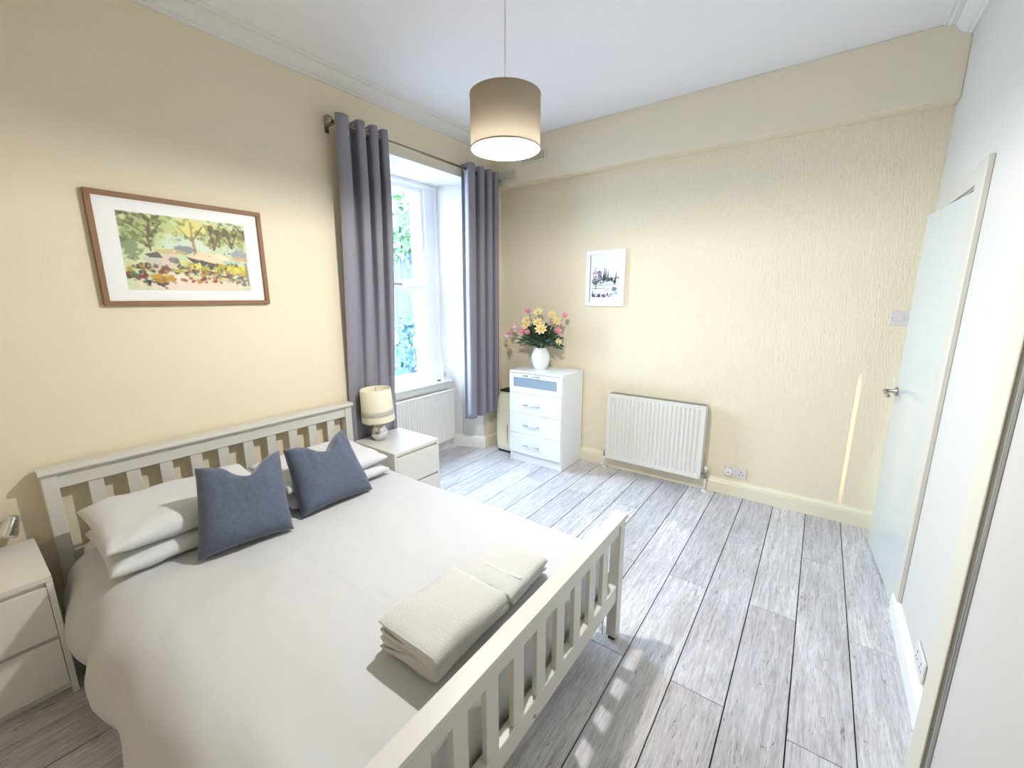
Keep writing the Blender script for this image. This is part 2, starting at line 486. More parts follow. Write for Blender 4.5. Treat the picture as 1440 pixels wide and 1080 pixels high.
# lever handle on a round rose
rx = Matrix.Rotation(R(90), 4, 'X')
lathe(b, [(0, 0), (.026, 0), (.027, .004), (.025, .010), (.012, .012), (.011, .05), (0, .052)], 0, 0, 0, n=24, xf=DX.to_3x3().to_4x4() @ rx)
for v in b.verts: v.co += Vector(DX @ Vector((DL-.035, 0, .995)))
p0 = DX @ Vector((DL-.035, -.05, .995)); p1 = DX @ Vector((DL-.05, -.06, .996)); p2 = DX @ Vector((DL-.11, -.062, .990)); p3 = DX @ Vector((DL-.15, -.058, .985))
tube(b, [p0, p1, p2, p3], [.011, .010, .009, .010])
obj('handle', b, 'brushed', door, smooth=True, label='brushed metal lever handle')
for hz in (.14, .95, 1.78):
    b = NB(); box(b, hx-.012, hx-.001, hy-.012, hy+.006, hz-.045, hz+.045, bev=.002); obj('hinge', b, 'brushed', door)

# ------------------------------------------------------------------ window
win = thing('window_1', (-.44, -.97, .70), kind='structure')
def rect_frame(bm, x0, x1, y0, y1, z0, z1, wy, wz0, wz1, bev=.003):
    box(bm, x0, x1, y0, y0+wy, z0, z1, bev); box(bm, x0, x1, y1-wy, y1, z0, z1, bev)
    box(bm, x0, x1, y0+wy, y1-wy, z0, z0+wz0, bev); box(bm, x0, x1, y0+wy, y1-wy, z1-wz1, z1, bev)
yA, yB = -1.468, -.472
b = NB()
rect_frame(b, -.455, -.41, yA, yB, .70, 2.575, .03, .03, .035)
rect_frame(b, -.50, -.44, yA+.022, yB-.022, .72, 2.55, .115, .01, .02)
obj('frame', b, 'upvc', win)
b = NB(); box(b, -.43, -.30, yA+.03, yB+.03, .695, .715, bev=.005, seg=2)
obj('sill', b, 'upvc', win)
yS0, yS1 = yA+.137, yB-.137
b = NB(); rect_frame(b, -.495, -.462, yS0, yS1, 1.66, 2.54, .036, .05, .045); us = obj('upper_sash', b, 'upvc', win)
b = NB(); box(b, -.480, -.474, yS0+.036, yS1-.036, 1.71, 2.495); obj('pane', b, 'glass', us)
b = NB(); rect_frame(b, -.462, -.43, yS0, yS1, .735, 1.662, .036, .085, .04); ls = obj('lower_sash', b, 'upvc', win)
b = NB(); box(b, -.448, -.443, yS0+.036, yS1-.036, .82, 1.622); obj('pane', b, 'glass', ls)
b = NB(); box(b, -.43, -.424, -1.02, -.93, 1.655, 1.672, bev=.002); obj('catch', b, 'brushed', ls)

# outside: blue board fence wall, shrub, paving
FY = .95
fr = thing('board_fence', (-2.6, FY, -.3), 'blue painted vertical board fence seen outside through the window', 'fence')
for i in range(26):
    x = -.75 - i*.15
    b = NB(); box(b, x-.146, x, FY, FY+.025, -.3, 3.6, bev=.004); obj('board', b, 'outer_wood', fr)
for z in (.3, 1.6, 3.0):
    b = NB(); box(b, -4.7, -.75, FY+.025, FY+.07, z, z+.08); obj('rail', b, 'outer_wood', fr)
b = NB(); box(b, -9, -.5, -7, 4, -.4, -.3); obj('ground_outside', b, 'ground', kind='structure')
b = NB(); box(b, -.66, -.5, -.60, -.40, -.3, 3.2); box(b, -.66, -.5, -1.55, -1.35, -.3, 3.2); box(b, -.66, -.5, -1.55, -.40, 2.62, 3.2); box(b, -.70, -.5, -1.55, -.4, -.3, .66)
obj('wall_outside', b, 'stone', kind='structure')
def shrub(name, label, mname, base, blobs, nleaf, size, seed):
    rng = random.Random(seed)
    t = thing(name, base, label, 'plant')
    b = NB()
    for c, r in blobs:
        mid = (Vector(base) + Vector(c))*.5 + Vector((rng.uniform(-.15, .15), 0, 0))
        tube(b, [base, mid, c], [.014, .01, .005], n=6)
    obj('branch', b, 'branch', t, smooth=True)
    b = NB()
    for k in range(nleaf):
        c, r = blobs[rng.randrange(len(blobs))]
        p = Vector(c) + Vector((rng.gauss(0, 1)*r[0], rng.gauss(0, 1)*r[1], rng.gauss(0, 1)*r[2]))*.5
        if p.y > FY-.04: p.y = FY-.04-rng.random()*.1
        s = size*rng.uniform(.6, 1.3)
        a = Vector((rng.uniform(-1, 1), rng.uniform(-.8, .5), rng.uniform(-1, .3))).normalized()
        w = a.cross(Vector((rng.uniform(-.4, .4), 1, rng.uniform(-.6, .6)))).normalized()
        n_ = a.cross(w)
        q = [p, p+a*s*.35+w*s*.28+n_*s*.06, p+a*s*.75+w*s*.2, p+a*s, p+a*s*.75-w*s*.2, p+a*s*.35-w*s*.28+n_*s*.06]
        vs = [b.verts.new(v) for v in q]; mid = b.verts.new(p+a*s*.5-n_*s*.05)
        for i in range(6): b.faces.new((vs[i], vs[(i+1) % 6], mid))
    obj('leaves', b, mname, t, kind='stuff')
shrub('climbing_shrub', 'leafy green climber hanging over the blue boards outside the upper sash', 'ivy', (-1.75, .85, -.3),
      [((-1.7, .7, 2.75), (.5, .18, .4)), ((-2.2, .72, 2.6), (.5, .18, .5)), ((-1.45, .74, 2.2), (.25, .12, .4)), ((-2.5, .7, 2.3), (.3, .18, .3)), ((-1.4, .78, 1.3), (.16, .1, .4)), ((-1.5, .75, 1.7), (.14, .1, .3))], 620, .13, 3)
shrub('low_shrub', 'pale blue-green shrub low outside the lower sash', 'ivy_blue', (-2.1, .75, -.3),
      [((-1.9, .6, .35), (.6, .2, .5)), ((-2.5, .6, .5), (.5, .2, .5)), ((-1.5, .7, .6), (.3, .1, .5)), ((-2.3, .7, 1.0), (.3, .12, .25))], 560, .12, 9)

# ------------------------------------------------------------------ bed
bed = thing('double_bed', (1.08, -2.612, 0), 'white painted wooden slatted double bed standing in the middle of the room', 'bed')
BY0, BY1 = -3.350, -1.875
for s, y in ((0, -3.335), (1, -1.89)):
    b = NB(); box(b, .035, .085, y-.022 if s == 0 else y-.028, y+.028 if s == 0 else y+.022, 0, .797, bev=.003); obj('headboard_post', b, 'bed', bed)
b = NB(); prism(b, [(.022, .797), (.10, .797), (.102, .803), (.098, .819), (.024, .819)], 'y', BY0-.012, BY1+.012)
obj('headboard_cap', b, 'bed', bed)
b = NB(); box(b, .045, .075, BY0+.04, BY1-.04, .722, .797, bev=.002); obj('headboard_top_rail', b, 'bed', bed)
b = NB(); box(b, .045, .075, BY0+.04, BY1-.04, .33, .42, bev=.002); obj('headboard_bottom_rail', b, 'bed', bed)
for y in (-3.190, -3.057, -2.928, -2.798, -2.670, -2.541, -2.411, -2.280, -2.152, -2.022):
    b = NB(); box(b, .05, .068, y-.0265, y+.0265, .42, .722, bev=.0015); obj('headboard_slat', b, 'bed', bed)
# footboard
FX0, FX1 = 2.068, 2.106
for y0, y1 in ((-3.35, -3.298), (-1.927, -1.875)):
    b = NB(); prism(b, [(FX0-.004, .02), (FX1+.004, .02), (FX1+.004, .596), (FX0-.004, .596)], 'y', y0, y1)
    bmesh.ops.bevel(b, geom=b.edges[:], offset=.002, segments=1, affect='EDGES'); p = obj('footboard_post', b, 'bed', bed)
    b = NB(); box(b, FX0+.004, FX1-.004, y0+.008, y1-.008, 0, .02); obj('foot_pad', b, 'plastic_black', p)
b = NB(); prism(b, [(2.056, .596), (2.116, .596), (2.118, .602), (2.114, .614), (2.058, .614)], 'y', BY0-.008, BY1+.008); obj('footboard_cap', b, 'bed', bed)
b = NB(); box(b, FX0+.002, FX1-.002, -3.298, -1.927, .538, .596, bev=.002); obj('footboard_top_rail', b, 'bed', bed)
b = NB(); box(b, FX0+.002, FX1-.002, -3.298, -1.927, .208, .288, bev=.002); obj('footboard_bottom_rail', b, 'bed', bed)
for k in range(10):
    y = -2.612 + (k-4.5)*.1237
    b = NB(); box(b, FX1-.022, FX1-.004, y-.027, y+.027, .288, .538, bev=.0015); obj('footboard_slat', b, 'bed', bed)
for y in (-3.325, -1.90):
    b = NB(); box(b, .085, FX0-.004, y-.012, y+.012, .21, .33, bev=.002); obj('side_rail', b, 'bed', bed)
b = NB(); lathe(b, [(0, 0), (.006, 0), (.006, .003), (0, .004)], 0, 0, n=12, xf=Matrix.Rotation(R(90), 4, 'Y'))
for v in b.verts: v.co += Vector((FX1-.002, -2.59, .228))
obj('bolt', b, 'brushed', bed)
b = NB(); lathe(b, [(0, 0), (.007, 0), (.007, .004), (0, .005)], 0, 0, n=12, xf=Matrix.Rotation(R(-90), 4, 'X'))
for v in b.verts: v.co += Vector((FX1-.02, -1.875, .27))
obj('bolt', b, 'brushed', bed)
for i in range(12):
    x = .17 + i*.165
    b = NB(); box(b, x, x+.07, -3.313, -1.912, .225, .243); obj('base_slat', b, 'bed', bed)

b = NB(); box(b, .095, 2.035, -3.285, -1.94, .243, .465, bev=.045, seg=4)
obj('mattress', b, 'mattress', smooth=True, label='white mattress inside the bed frame, under the duvet', cat='mattress')

def nz(x, y, z=0, s=1.0): return noise.noise(Vector((x*s, y*s, z)))
# duvet ------------------------------------------------
def duvet():
    b = NB()
    ZT = .492
    def prof(t):   # t in metres along the cross bed direction, from far hem to near hem -> (y, z)
        far_drop, top, near_drop = .16, 1.27, .36
        r = .055
        if t < far_drop:
            k = t/far_drop; return (-1.935 - .018*k, ZT-.04-(far_drop-t)*.95)
        t2 = t - far_drop
        if t2 < r*1.57:
            a = t2/r; return (-1.953 - r*(1-math.cos(a)), ZT-.04 - .02 + r*math.sin(a)+.005)
        t3 = t2 - r*1.57
        if t3 < top - .08:
            return (-2.008 - t3, ZT + .0)
        t4 = t3 - (top-.08); r2 = .16
        if t4 < r2*1.42:
            a = t4/r2; return (-3.198 - r2*math.sin(a)*1.12, ZT - r2*(1-math.cos(a))*.95)
        t5 = t4 - r2*1.42; d_ = t5/.17
        return (-3.377 - .030*math.sin(min(1, d_)*math.pi*.9) + .006*d_, ZT - .13 - t5)
    Lv = .16+.055*1.57+1.19+.16*1.42+.165
    Lu = 1.73 + .315
    def fn(u, v):
        s = u*Lu; t = v*Lv
        y, z = prof(t)
        # foot drop
        r = .05
        if s < 1.73: x = .27 + s; dz = 0
        else:
            a = s-1.73
            if a < r*1.57: x = 2.0 + r*math.sin(a/r)*.75; dz = r*(1-math.cos(a/r))
            else: x = min(2.066, 2.047 + .007*math.sin(t*38+2*nz(t*4,a*9,1)) + .009*nz(t*9, a*16, 5)); dz = r + (a-r*1.57)
        z -= dz
        side = max(0.0, min(1.0, (ZT-.02-z)/.1))
        # puffiness and creases
        w = nz(x, y, 1.3, 2.2)*.010 + nz(x*1.0+y*.5, y*1.2, 7.1, 6)*.005 + nz(x*.6-y, y*.8+x, 2.1, 14)*.0022
        w += .0018*math.exp(-((x-1.02+.1*(y+2.6))/.012)**2) + .0015*math.exp(-((y+2.75)/.01)**2)
        # gathers in the hanging side
        g_ = math.sin(x*15 + 2.2*nz(x, 3, 2, 3))*.010*side
        n1 = nz(x*5, z*3, 4)*.02*side
        if t > 1.4: y -= g_ + n1; z += .025*side*nz(x*3.0, 1.7, 3)*(v > .93) ; y = max(y, -3.418)
        # sinks under the pillow, hangs further down towards the head
        return (x, y, z + w*(1-.5*side))
    gridsurf(b, fn, 150, 150)
    return obj('duvet', b, 'linen', smooth=True, solid=.004, label='plain white duvet spread over the double bed', cat='duvet')
duvet()
# fitted sheet hanging and crumpled at the head end
# pillows ----------------------------------------------
def pillow_mesh(w, d, h, corner=.10, seed=0, n=34, dent=0.0, wr=.006, ex=.5, droop=0.0):
    b = NB()
    def f(sgn):
        def fn(i, j):
            u, v = 2*i-1, 2*j-1
            uu = math.copysign(abs(u)**.8, u); vv = math.copysign(abs(v)**.8, v)
            x = uu*w/2*(1-corner*(1-vv*vv)*.6); y = vv*d/2*(1-corner*(1-uu*uu)*1.0)
            hh = max(0, (1-u**4)*(1-v**4))**ex
            e = min(1, hh*2.5)
            z = sgn*h/2*hh
            z += nz(x*7+seed, y*7, sgn, 1)*wr*e*1.6 + nz(x*16+seed, y*16, sgn*3, 1)*wr*.6*e
            # corner puckers
            cr = (abs(u)*abs(v))**2
            z += sgn*math.sin((abs(u)-abs(v))*14+seed)*.006*cr*e
            if dent and vv > -.2:
                k = math.exp(-(abs(u-dent_u)/.34)**1.5); tt = (vv+.2)/1.2
                y -= dent*k*tt**1.6
                z *= (1 + .35*k*tt - .25*math.exp(-((u-dent_u)/.10)**2)*tt)
                z += sgn*.010*math.cos((u-dent_u)*16)*math.exp(-((u-dent_u)/.4)**2)*tt*e
            z -= droop*(abs(u)**3)
            return (x, y, z)
        return fn
    dent_u = .05
    gridsurf(b, f(1), n, n); 
    gridsurf(b, f(-1), n, n)
    bmesh.ops.remove_doubles(b, verts=b.verts, dist=.0004)
    return b
def place(b, origin, X, Y):
    X = Vector(X).normalized(); Y = Vector(Y); Y = (Y - X*Y.dot(X)).normalized(); Z = X.cross(Y)
    m = Matrix((X, Y, Z)).transposed().to_4x4(); m.translation = Vector(origin)
    bmesh.ops.transform(b, matrix=m, verts=b.verts); return b
for (ox, oy, oz, w, d, h, tilt, rz, seed, lab) in (
    (.475, -2.968, .539, .635, .48, .085, .01, .02, 1, 'white pillow at the bottom of the near pillow stack'),
    (.450, -2.968, .630, .645, .49, .100, .05, .0, 5, 'white pillow on top of the near pillow stack, by the left bedside drawers'),
    (.500, -2.340, .537, .60, .44, .08, .01, -.02, 9, 'white pillow at the bottom of the far pillow stack'),
    (.480, -2.336, .619, .60, .45, .09, .05, .0, 13, 'white pillow on top of the far pillow stack, nearest the table lamp')):
    b = pillow_mesh(w, d, h, seed=seed, corner=.07, wr=.007)
    # local X along world Y, local Y towards the head (-x), slightly raised at the head
    place(b, (ox, oy, oz), (math.sin(rz), math.cos(rz), 0), (-1, 0, tilt))
    obj('pillow', b, 'linen2', smooth=True, label=lab, cat='pillow')
# cushions
for (bl, br, tl, tr, seed, lab) in (
    ((.800, -3.050, .510), (.866, -2.700, .510), (.630, -2.965, .835), (.630, -2.620, .810), 3, 'blue-grey velvety cushion with a dented top, nearer of the two'),
    ((.800, -2.630, .510), (.812, -2.240, .510), (.600, -2.590, .795), (.580, -2.250, .812), 8, 'blue-grey velvety cushion with a dented top, nearer the lamp')):
    bl, br, tl, tr = map(Vector, (bl, br, tl, tr))
    c = (bl+br+tl+tr)/4
    b = pillow_mesh(((br-bl).length+(tr-tl).length)/2+.012, ((tl+tr)/2-(bl+br)/2).length+.012, .14, corner=.06, seed=seed, dent=.085, wr=.006, ex=.55)
    w_, d_ = ((br-bl).length+(tr-tl).length)/2+.012, ((tl+tr)/2-(bl+br)/2).length+.012
    N_ = (br+tr-bl-tl).cross(tl+tr-bl-br).normalized()
    for v in b.verts:
        p, q = v.co.x/w_+.5, v.co.y/d_+.5
        v.co = (bl*(1-p)+br*p)*(1-q) + (tl*(1-p)+tr*p)*q + N_*v.co.z
    obj('cushion', b, 'cushion', smooth=True, label=lab, cat='cushion')

# towels -----------------------------------------------
def towel(x0, x1, y0, y1, z0, h, seed, lab, rz=0.0, band=False, layers=2):
    t = thing('folded_towel', ((x0+x1)/2, (y0+y1)/2, z0), lab, 'towel')
    def U(xa, xb, zc, H, th):
        # outline of a C open towards -x: outer arc at xb
        pts = []; Ro = H/2; Ri = max(.002, H/2-th)
        n = 8
        cx = xb - Ro
        pts += [(xa+(cx-xa)*i/8, zc+Ro) for i in range(9)]
        pts += [(cx+Ro*math.sin(math.pi*i/n), zc+Ro*math.cos(math.pi*i/n)) for i in range(1, n)]
        pts += [(cx+(xa-cx)*i/8, zc-Ro) for i in range(9)]
        pts += [(xa-th*.35, zc-Ro+th*.5)]
        pts += [(xa+(cx-xa)*i/8, zc-Ri) for i in range(9)]
        pts += [(cx+Ri*math.sin(math.pi*i/n), zc-Ri*math.cos(math.pi*i/n)) for i in range(1, n)]
        pts += [(cx+(xa-cx)*i/8, zc+Ri) for i in range(9)]
        pts += [(xa-th*.35, zc+Ro-th*.5)]
        return pts
    th = h/(2*layers)
    ang = Matrix.Translation(((x0+x1)/2, (y0+y1)/2, 0)) @ Matrix.Rotation(rz, 4, 'Z') @ Matrix.Translation((-(x0+x1)/2, -(y0+y1)/2, 0))
    def build(poly, ya, yb, mi_, name, sd, parent, xs=1):
        b = NB(); NS = 40; rings = []
        for k in range(NS+1):
            s = k/NS; y = ya+(yb-ya)*s
            e = min(s, 1-s)*(yb-ya); shr = 0 if e > .03 else ((.03-e)/.03)**2*.022
            ring = []
            for (px, pz) in poly:
                dx = nz(px*14+sd, y*9, pz*9)*.008; dz_ = nz(px*9+sd, y*8, 2+pz*30)*.008
                yy = y + nz(px*16, pz*40+sd, s*3)*.007
                zz = z0 + h/2 + (pz-(z0+h/2))*(1-shr*8)
                if pz > z0+h*.5 and not band: zz += .009*math.sin(math.pi*s)**.5*math.sin(math.pi*min(1, max(0, (px-x0)/(x1-x0))))**.5 - .004
                zz = max(z0+.0005, zz+dz_ if pz > z0+.004 else zz)
                ring.append(b.verts.new((px+dx, yy, zz)))
            rings.append(ring)
        for A, B in zip(rings, rings[1:]):
            for i in range(len(A)):
                j = (i+1) % len(A); b.faces.new((A[i], A[j], B[j], B[i]))
        for rr in (rings[0], rings[-1]):
            f = b.faces.new(rr); bmesh.ops.triangulate(b, faces=[f])
        bmesh.ops.transform(b, matrix=ang, verts=b.verts)
        return obj(name, b, mi_, parent, angle=50)
    zc = z0 + h/2
    o = build(U(x0, x1, zc, h, th*.94), y0, y1, 'towel', 'outer_fold', seed, t)
    build(U(x0+.006, x1-th*1.15, zc, h-2*th-.002, th*.9), y0+.004, y1-.004, 'towel', 'inner_fold', seed+5, t)
    if band:
        b = NB(); yb_ = y0 + (y1-y0)*.32
        box(b, x0+.002, x1-h*.4, yb_, yb_+.012, z0+h-.005, z0+h+.0022, bev=.001, xf=ang)
        obj('woven_band', b, 'towel_band', t)
    return t
towel(1.735, 1.972, -2.880, -2.545, .507, .052, 1, 'cream folded towel at the bottom of the near towel pile', .03)
towel(1.752, 1.985, -2.885, -2.575, .561, .054, 7, 'cream folded towel on top of the near towel pile, the highest towel', -.02)
towel(1.745, 1.965, -2.525, -2.285, .507, .034, 3, 'cream folded towel at the bottom of the far towel pile', .03)
towel(1.755, 1.970, -2.545, -2.295, .542, .038, 11, 'cream folded towel with a woven band on top of the far towel pile', .04, band=True)

# ------------------------------------------------------------------ bedside drawers
def bedside(x0, x1, y0, y1, label, h=.5185):
    t = thing('bedside_drawers', ((x0+x1)/2, (y0+y1)/2, 0), label, 'bedside drawers')
    b = NB()
    box(b, x0, x1-.002, y0, y0+.018, 0, h-.022); box(b, x0, x1-.002, y1-.018, y1, 0, h-.022)
    box(b, x0, x0+.01, y0+.018, y1-.018, .03, h-.022); box(b, x0+.01, x1-.03, y0+.018, y1-.018, .03, .045)
    box(b, x1-.06, x1-.045, y0+.018, y1-.018, 0, .05)
    box(b, x1-.034, x1-.020, y0+.018, y1-.018, h-.060, h-.022); box(b, x1-.034, x1-.020, y0+.018, y1-.018, .240, .280)
    obj('carcass', b, 'malm', t)
    b = NB(); box(b, x0, x1, y0, y1, h-.022, h, bev=.0015); obj('top', b, 'malm', t)
    for z0_, z1_ in ((.05, .252), (.268, h-.042)):
        b = NB(); box(b, x1-.018, x1-.0005, y0+.0195, y1-.0195, z0_, z1_, bev=.0015)
        box(b, x0+.03, x1-.02, y0+.03, y0+.042, z0_+.01, z1_-.03); box(b, x0+.03, x1-.02, y1-.042, y1-.03, z0_+.01, z1_-.03)
        box(b, x0+.03, x1-.02, y0+.042, y1-.042, z0_+.01, z0_+.016)
        obj('drawer', b, 'malm', t)
    return t
bedside(.055, .5065, -1.847, -1.445, 'white two-drawer bedside unit carrying the table lamp, by the window radiator')
bedside(.03, .46, -3.812, -3.409, 'white two-drawer bedside unit at the left edge, with the chrome reading lamp')

# table lamp with cream shade (slightly tilted)
LX, LY = .162, -1.705; LZ = .5185
tl = thing('table_lamp', (LX, LY, LZ), 'cream drum-shade table lamp with a chrome egg-shaped base, beside the curtain', 'lamp')
b = NB(); lathe(b, [(0, 0), (.038, 0), (.045, .004), (.056, .025), (.0625, .05), (.060, .075), (.050, .103), (.036, .125), (.028, .134), (.016, .138), (.012, .165), (0, .165)], LX, LY, LZ, n=40)
obj('lamp_base', b, 'chrome', tl, smooth=True)
b = NB(); lathe(b, [(.0, .165), (.014, .165), (.014, .205), (0, .205)], LX, LY, LZ, n=16); obj('bulb_holder', b, 'plastic_white', tl, smooth=True)
TX = Matrix.Translation((LX, LY, LZ+.155)) @ Matrix.Rotation(R(2.2), 4, Vector((.8, -.6, 0))) @ Matrix.Translation((-LX, -LY, -LZ-.155))
b = NB(); lathe(b, [(.112, .140), (.112, .142), (.115, .142), (.117, .150), (.108, .375), (.106, .382), (.103, .378), (.111, .150), (.112, .140)], LX, LY, LZ, n=48)
bmesh.ops.transform(b, matrix=TX, verts=b.verts)
sh = obj('lamp_shade', b, 'shade_cream', tl, smooth=True)
b = NB(); lathe(b, [(.1153, .190), (.1165, .192), (.1152, .226), (.1138, .227), (.1145, .210), (.1153, .190)], LX, LY, LZ, n=48)
bmesh.ops.transform(b, matrix=TX, verts=b.verts); obj('glitter_band', b, 'glitter', sh, smooth=True, label='sparkling band round the shade')
b = NB()
for a in (0.4, 2.5, 4.6):
    tube(b, [(LX, LY, LZ+.205), (LX+.06*math.cos(a), LY+.06*math.sin(a), LZ+.30), (LX+.102*math.cos(a), LY+.102*math.sin(a), LZ+.373)], .0018, n=6)
bmesh.ops.transform(b, matrix=TX, verts=b.verts); obj('shade_ring', b, 'brass', tl)

# chrome reading lamp, left bedside, mostly out of frame
t = thing('reading_lamp', (.10, -3.60, .5185), 'small chrome reading lamp on the left bedside unit, cut off by the picture edge', 'lamp')
b = NB(); lathe(b, [(0, 0), (.055, 0), (.056, .01), (.05, .018), (.012, .022), (0, .022)], .155, -3.58, .5185, n=32); obj('lamp_foot', b, 'chrome', t, smooth=True)
b = NB(); tube(b, [(.155, -3.58, .535), (.135, -3.595, .62), (.10, -3.60, .70), (.062, -3.575, .735), (.045, -3.53, .70), (.042, -3.505, .655)], .005, n=8); obj('lamp_arm', b, 'chrome', t, smooth=True)
b = NB(); hm = Matrix.Rotation(R(-24), 4, 'X')
lathe(b, [(0, .085), (.014, .084), (.019, .075), (.034, .012), (.035, .0), (.031, .002), (.02, .05), (0, .055)], .042, -3.482, .567, n=32, xf=hm); obj('lamp_head', b, 'chrome', t, smooth=True)

# ------------------------------------------------------------------ chest of drawers
cx0, cx1, cy0, cy1, ch = .402, .9652, -.4036, -.022, .880
t = thing('chest_of_drawers', ((cx0+cx1)/2, (cy0+cy1)/2, 0), 'white four-drawer chest with a frosted top drawer, under the vase of flowers', 'chest of drawers')
b = NB(); box(b, cx0, cx0+.016, cy0+.002, cy1, 0, ch-.018); box(b, cx1-.016, cx1, cy0+.002, cy1, 0, ch-.018)
box(b, cx0+.016, cx1-.016, cy1-.006, cy1, 0, ch-.018); box(b, cx0+.016, cx1-.016, cy0+.012, cy0+.028, 0, .086); box(b, cx0+.016, cx1-.016, cy0+.028, cy1-.006, .07, .085)
obj('carcass', b, 'chest', t)
b = NB(); box(b, cx0-.001, cx1+.001, cy0-.001, cy1, ch-.018, ch, bev=.001); obj('top', b, 'chest', t)
zs = [.089, .284, .481, .678, .860]
for k in range(4):
    z0_, z1_ = zs[k]+.002, zs[k+1]-.002
    b = NB(); xa, xb = cx0+.004, cx1-.004; ya, yb = cy0-.014, cy0+.001
    if k < 3:
        box(b, xa, xb, ya, yb, z0_, z1_, bev=.001); dr = obj('drawer', b, 'chest_gloss', t)
    else:
        box(b, xa, xa+.046, ya, yb, z0_, z1_, bev=.001); box(b, xb-.046, xb, ya, yb, z0_, z1_, bev=.001)
        box(b, xa+.046, xb-.046, ya, yb, z0_, z0_+.052, bev=.001); box(b, xa+.046, xb-.046, ya, yb, z1_-.038, z1_, bev=.001)
        dr = obj('drawer', b, 'chest_gloss', t, label='top drawer with frosted window')
        b = NB(); box(b, xa+.045, xb-.045, ya+.006, yb-.003, z0_+.05, z1_-.036); obj('frosted_panel', b, 'frost', dr)
    zh = (.178, .377, .572, .845)[k]; yh = ya
    b = NB(); xc = .665
    tube(b, [(xc-.09, yh-.026, zh), (xc+.09, yh-.026, zh)], .0045, n=10)
    for q in (-.062, .062): tube(b, [(xc+q, yh+.002, zh), (xc+q, yh-.026, zh)], .004, n=8)
    obj('bar_handle', b, 'chrome', dr, smooth=True)

# vase
VX, VY = .610, -.205
t = obj('vase', lathe(NB(), [(0, 0), (.05, 0), (.055, .004), (.074, .035), (.0865, .075), (.0895, .10), (.086, .13), (.074, .168), (.056, .196), (.052, .203), (.046, .200), (.06, .165), (.075, .10), (.05, .02), (0, .015)], VX, VY, .8805, n=48),
        'ceramic', smooth=True, label='white glossy egg-shaped vase on the chest of drawers', cat='vase')
# flowers
def petal_flower(kind, c, d, mname, label, seed, r=.03):
    rng = random.Random(seed)
    root = Vector((VX+rng.uniform(-.02, .02), VY+rng.uniform(-.02, .02), 1.02)); c = Vector(c); d = Vector(d).normalized()
    r *= 1.22
    t = thing('flower', root, label, 'flower')
    b = NB(); rim = Vector((VX + (c.x-VX)*.10, VY + (c.y-VY)*.10, 1.088)); mid = rim.lerp(c, .5) + Vector((0, 0, .02))
    tube(b, [root, rim, mid, c-d*.01], .0022, n=6); obj('stem', b, 'stem', t, smooth=True)
    a = d.orthogonal().normalized(); e = d.cross(a)
    def petal(b, ang, ln, wd, open_, curl):
        out = a*math.cos(ang)+e*math.sin(ang); side = d.cross(out)
        rows = []
        for i in range(5):
            s = i/4; w = wd*math.sin(math.pi*min(1, .12+s*.80))
            rad = ln*(s*math.sin(open_) ) + .004; up = ln*s*math.cos(open_) + curl*s*s*ln
            p = c + out*rad + d*up
            rows.append([b.verts.new(p+side*w*q + out*(-.25*w*(1-q*q)) ) for q in (-1, 0, 1)])
        for A, B in zip(rows, rows[1:]):
            for k in (0, 1): b.faces.new((A[k], A[k+1], B[k+1], B[k]))
    if kind == 'tulip':
        b = NB()
        for k in range(3): petal(b, k*2.09, r*1.5, r*.55, .38, .15)
        for k in range(3): petal(b, k*2.09+1.05, r*1.35, r*.5, .62, .1)
        obj('petals', b, mname, t, smooth=True, solid=.0008)
    else:
        b = NB(); n = 9
        for k in range(n): petal(b, k*2*math.pi/n, r*1.15, r*.26, 1.15, .0)
        for k in range(6): petal(b, k*2*math.pi/6+.3, r*.8, r*.22, .75, .0)
        obj('petals', b, mname, t, smooth=True, solid=.0008)
        b = NB(); sball(b, c+d*.005, r*.26, n=8); obj('flower_centre', b, 'fcentre', t, smooth=True)
    return t
FL = [('tulip', (.470, -.20, 1.395), 'pink', 'pink bud at the top left of the bouquet', .026),
      ('tulip', (.835, -.18, 1.365), 'pink', 'small pink bud at the far upper right of the bouquet', .022),
      ('tulip', (.790, -.22, 1.225), 'pink', 'deep pink bud at the lower right of the bouquet', .028),
      ('tulip', (.470, -.27, 1.215), 'pink', 'pink bud at the centre, left one of the touching pair', .030),
      ('tulip', (.530, -.27, 1.210), 'pink', 'pink bud at the centre, right one of the touching pair', .027),
      ('tulip', (.352, -.22, 1.240), 'palepink', 'pale pink open bud at the upper left side of the bouquet', .034),
      ('tulip', (.290, -.20, 1.195), 'pink', 'pink bud at the left side between two paler buds', .026),
      ('tulip', (.245, -.20, 1.155), 'palepink', 'palest pink bud at the very left of the bouquet', .030),
      ('daisy', (.285, -.23, 1.105), 'cream_petal', 'cream flower hanging lowest at the left of the bouquet', .040),
      ('daisy', (.575, -.20, 1.400), 'cream_petal', 'cream flower at the very top of the bouquet', .036),
      ('daisy', (.470, -.23, 1.325), 'cream_petal', 'cream flower below the top left pink bud', .038),
      ('daisy', (.480, -.25, 1.280), 'cream_petal', 'large cream flower above the touching pink pair', .040),
      ('daisy', (.605, -.24, 1.310), 'yellow', 'golden flower in the middle top of the bouquet', .038),
      ('daisy', (.655, -.27, 1.255), 'yellow', 'largest golden flower at the middle right of the bouquet', .044),
      ('daisy', (.775, -.20, 1.325), 'yellow', 'yellow flower right of centre under the far right bud', .034),
      ('daisy', (.725, -.20, 1.380), 'yellow', 'small yellow flower at the upper right of the bouquet', .030),
      ('daisy', (.800, -.21, 1.145), 'cream_petal', 'small pale flower at the lower right edge of the bouquet', .024)]
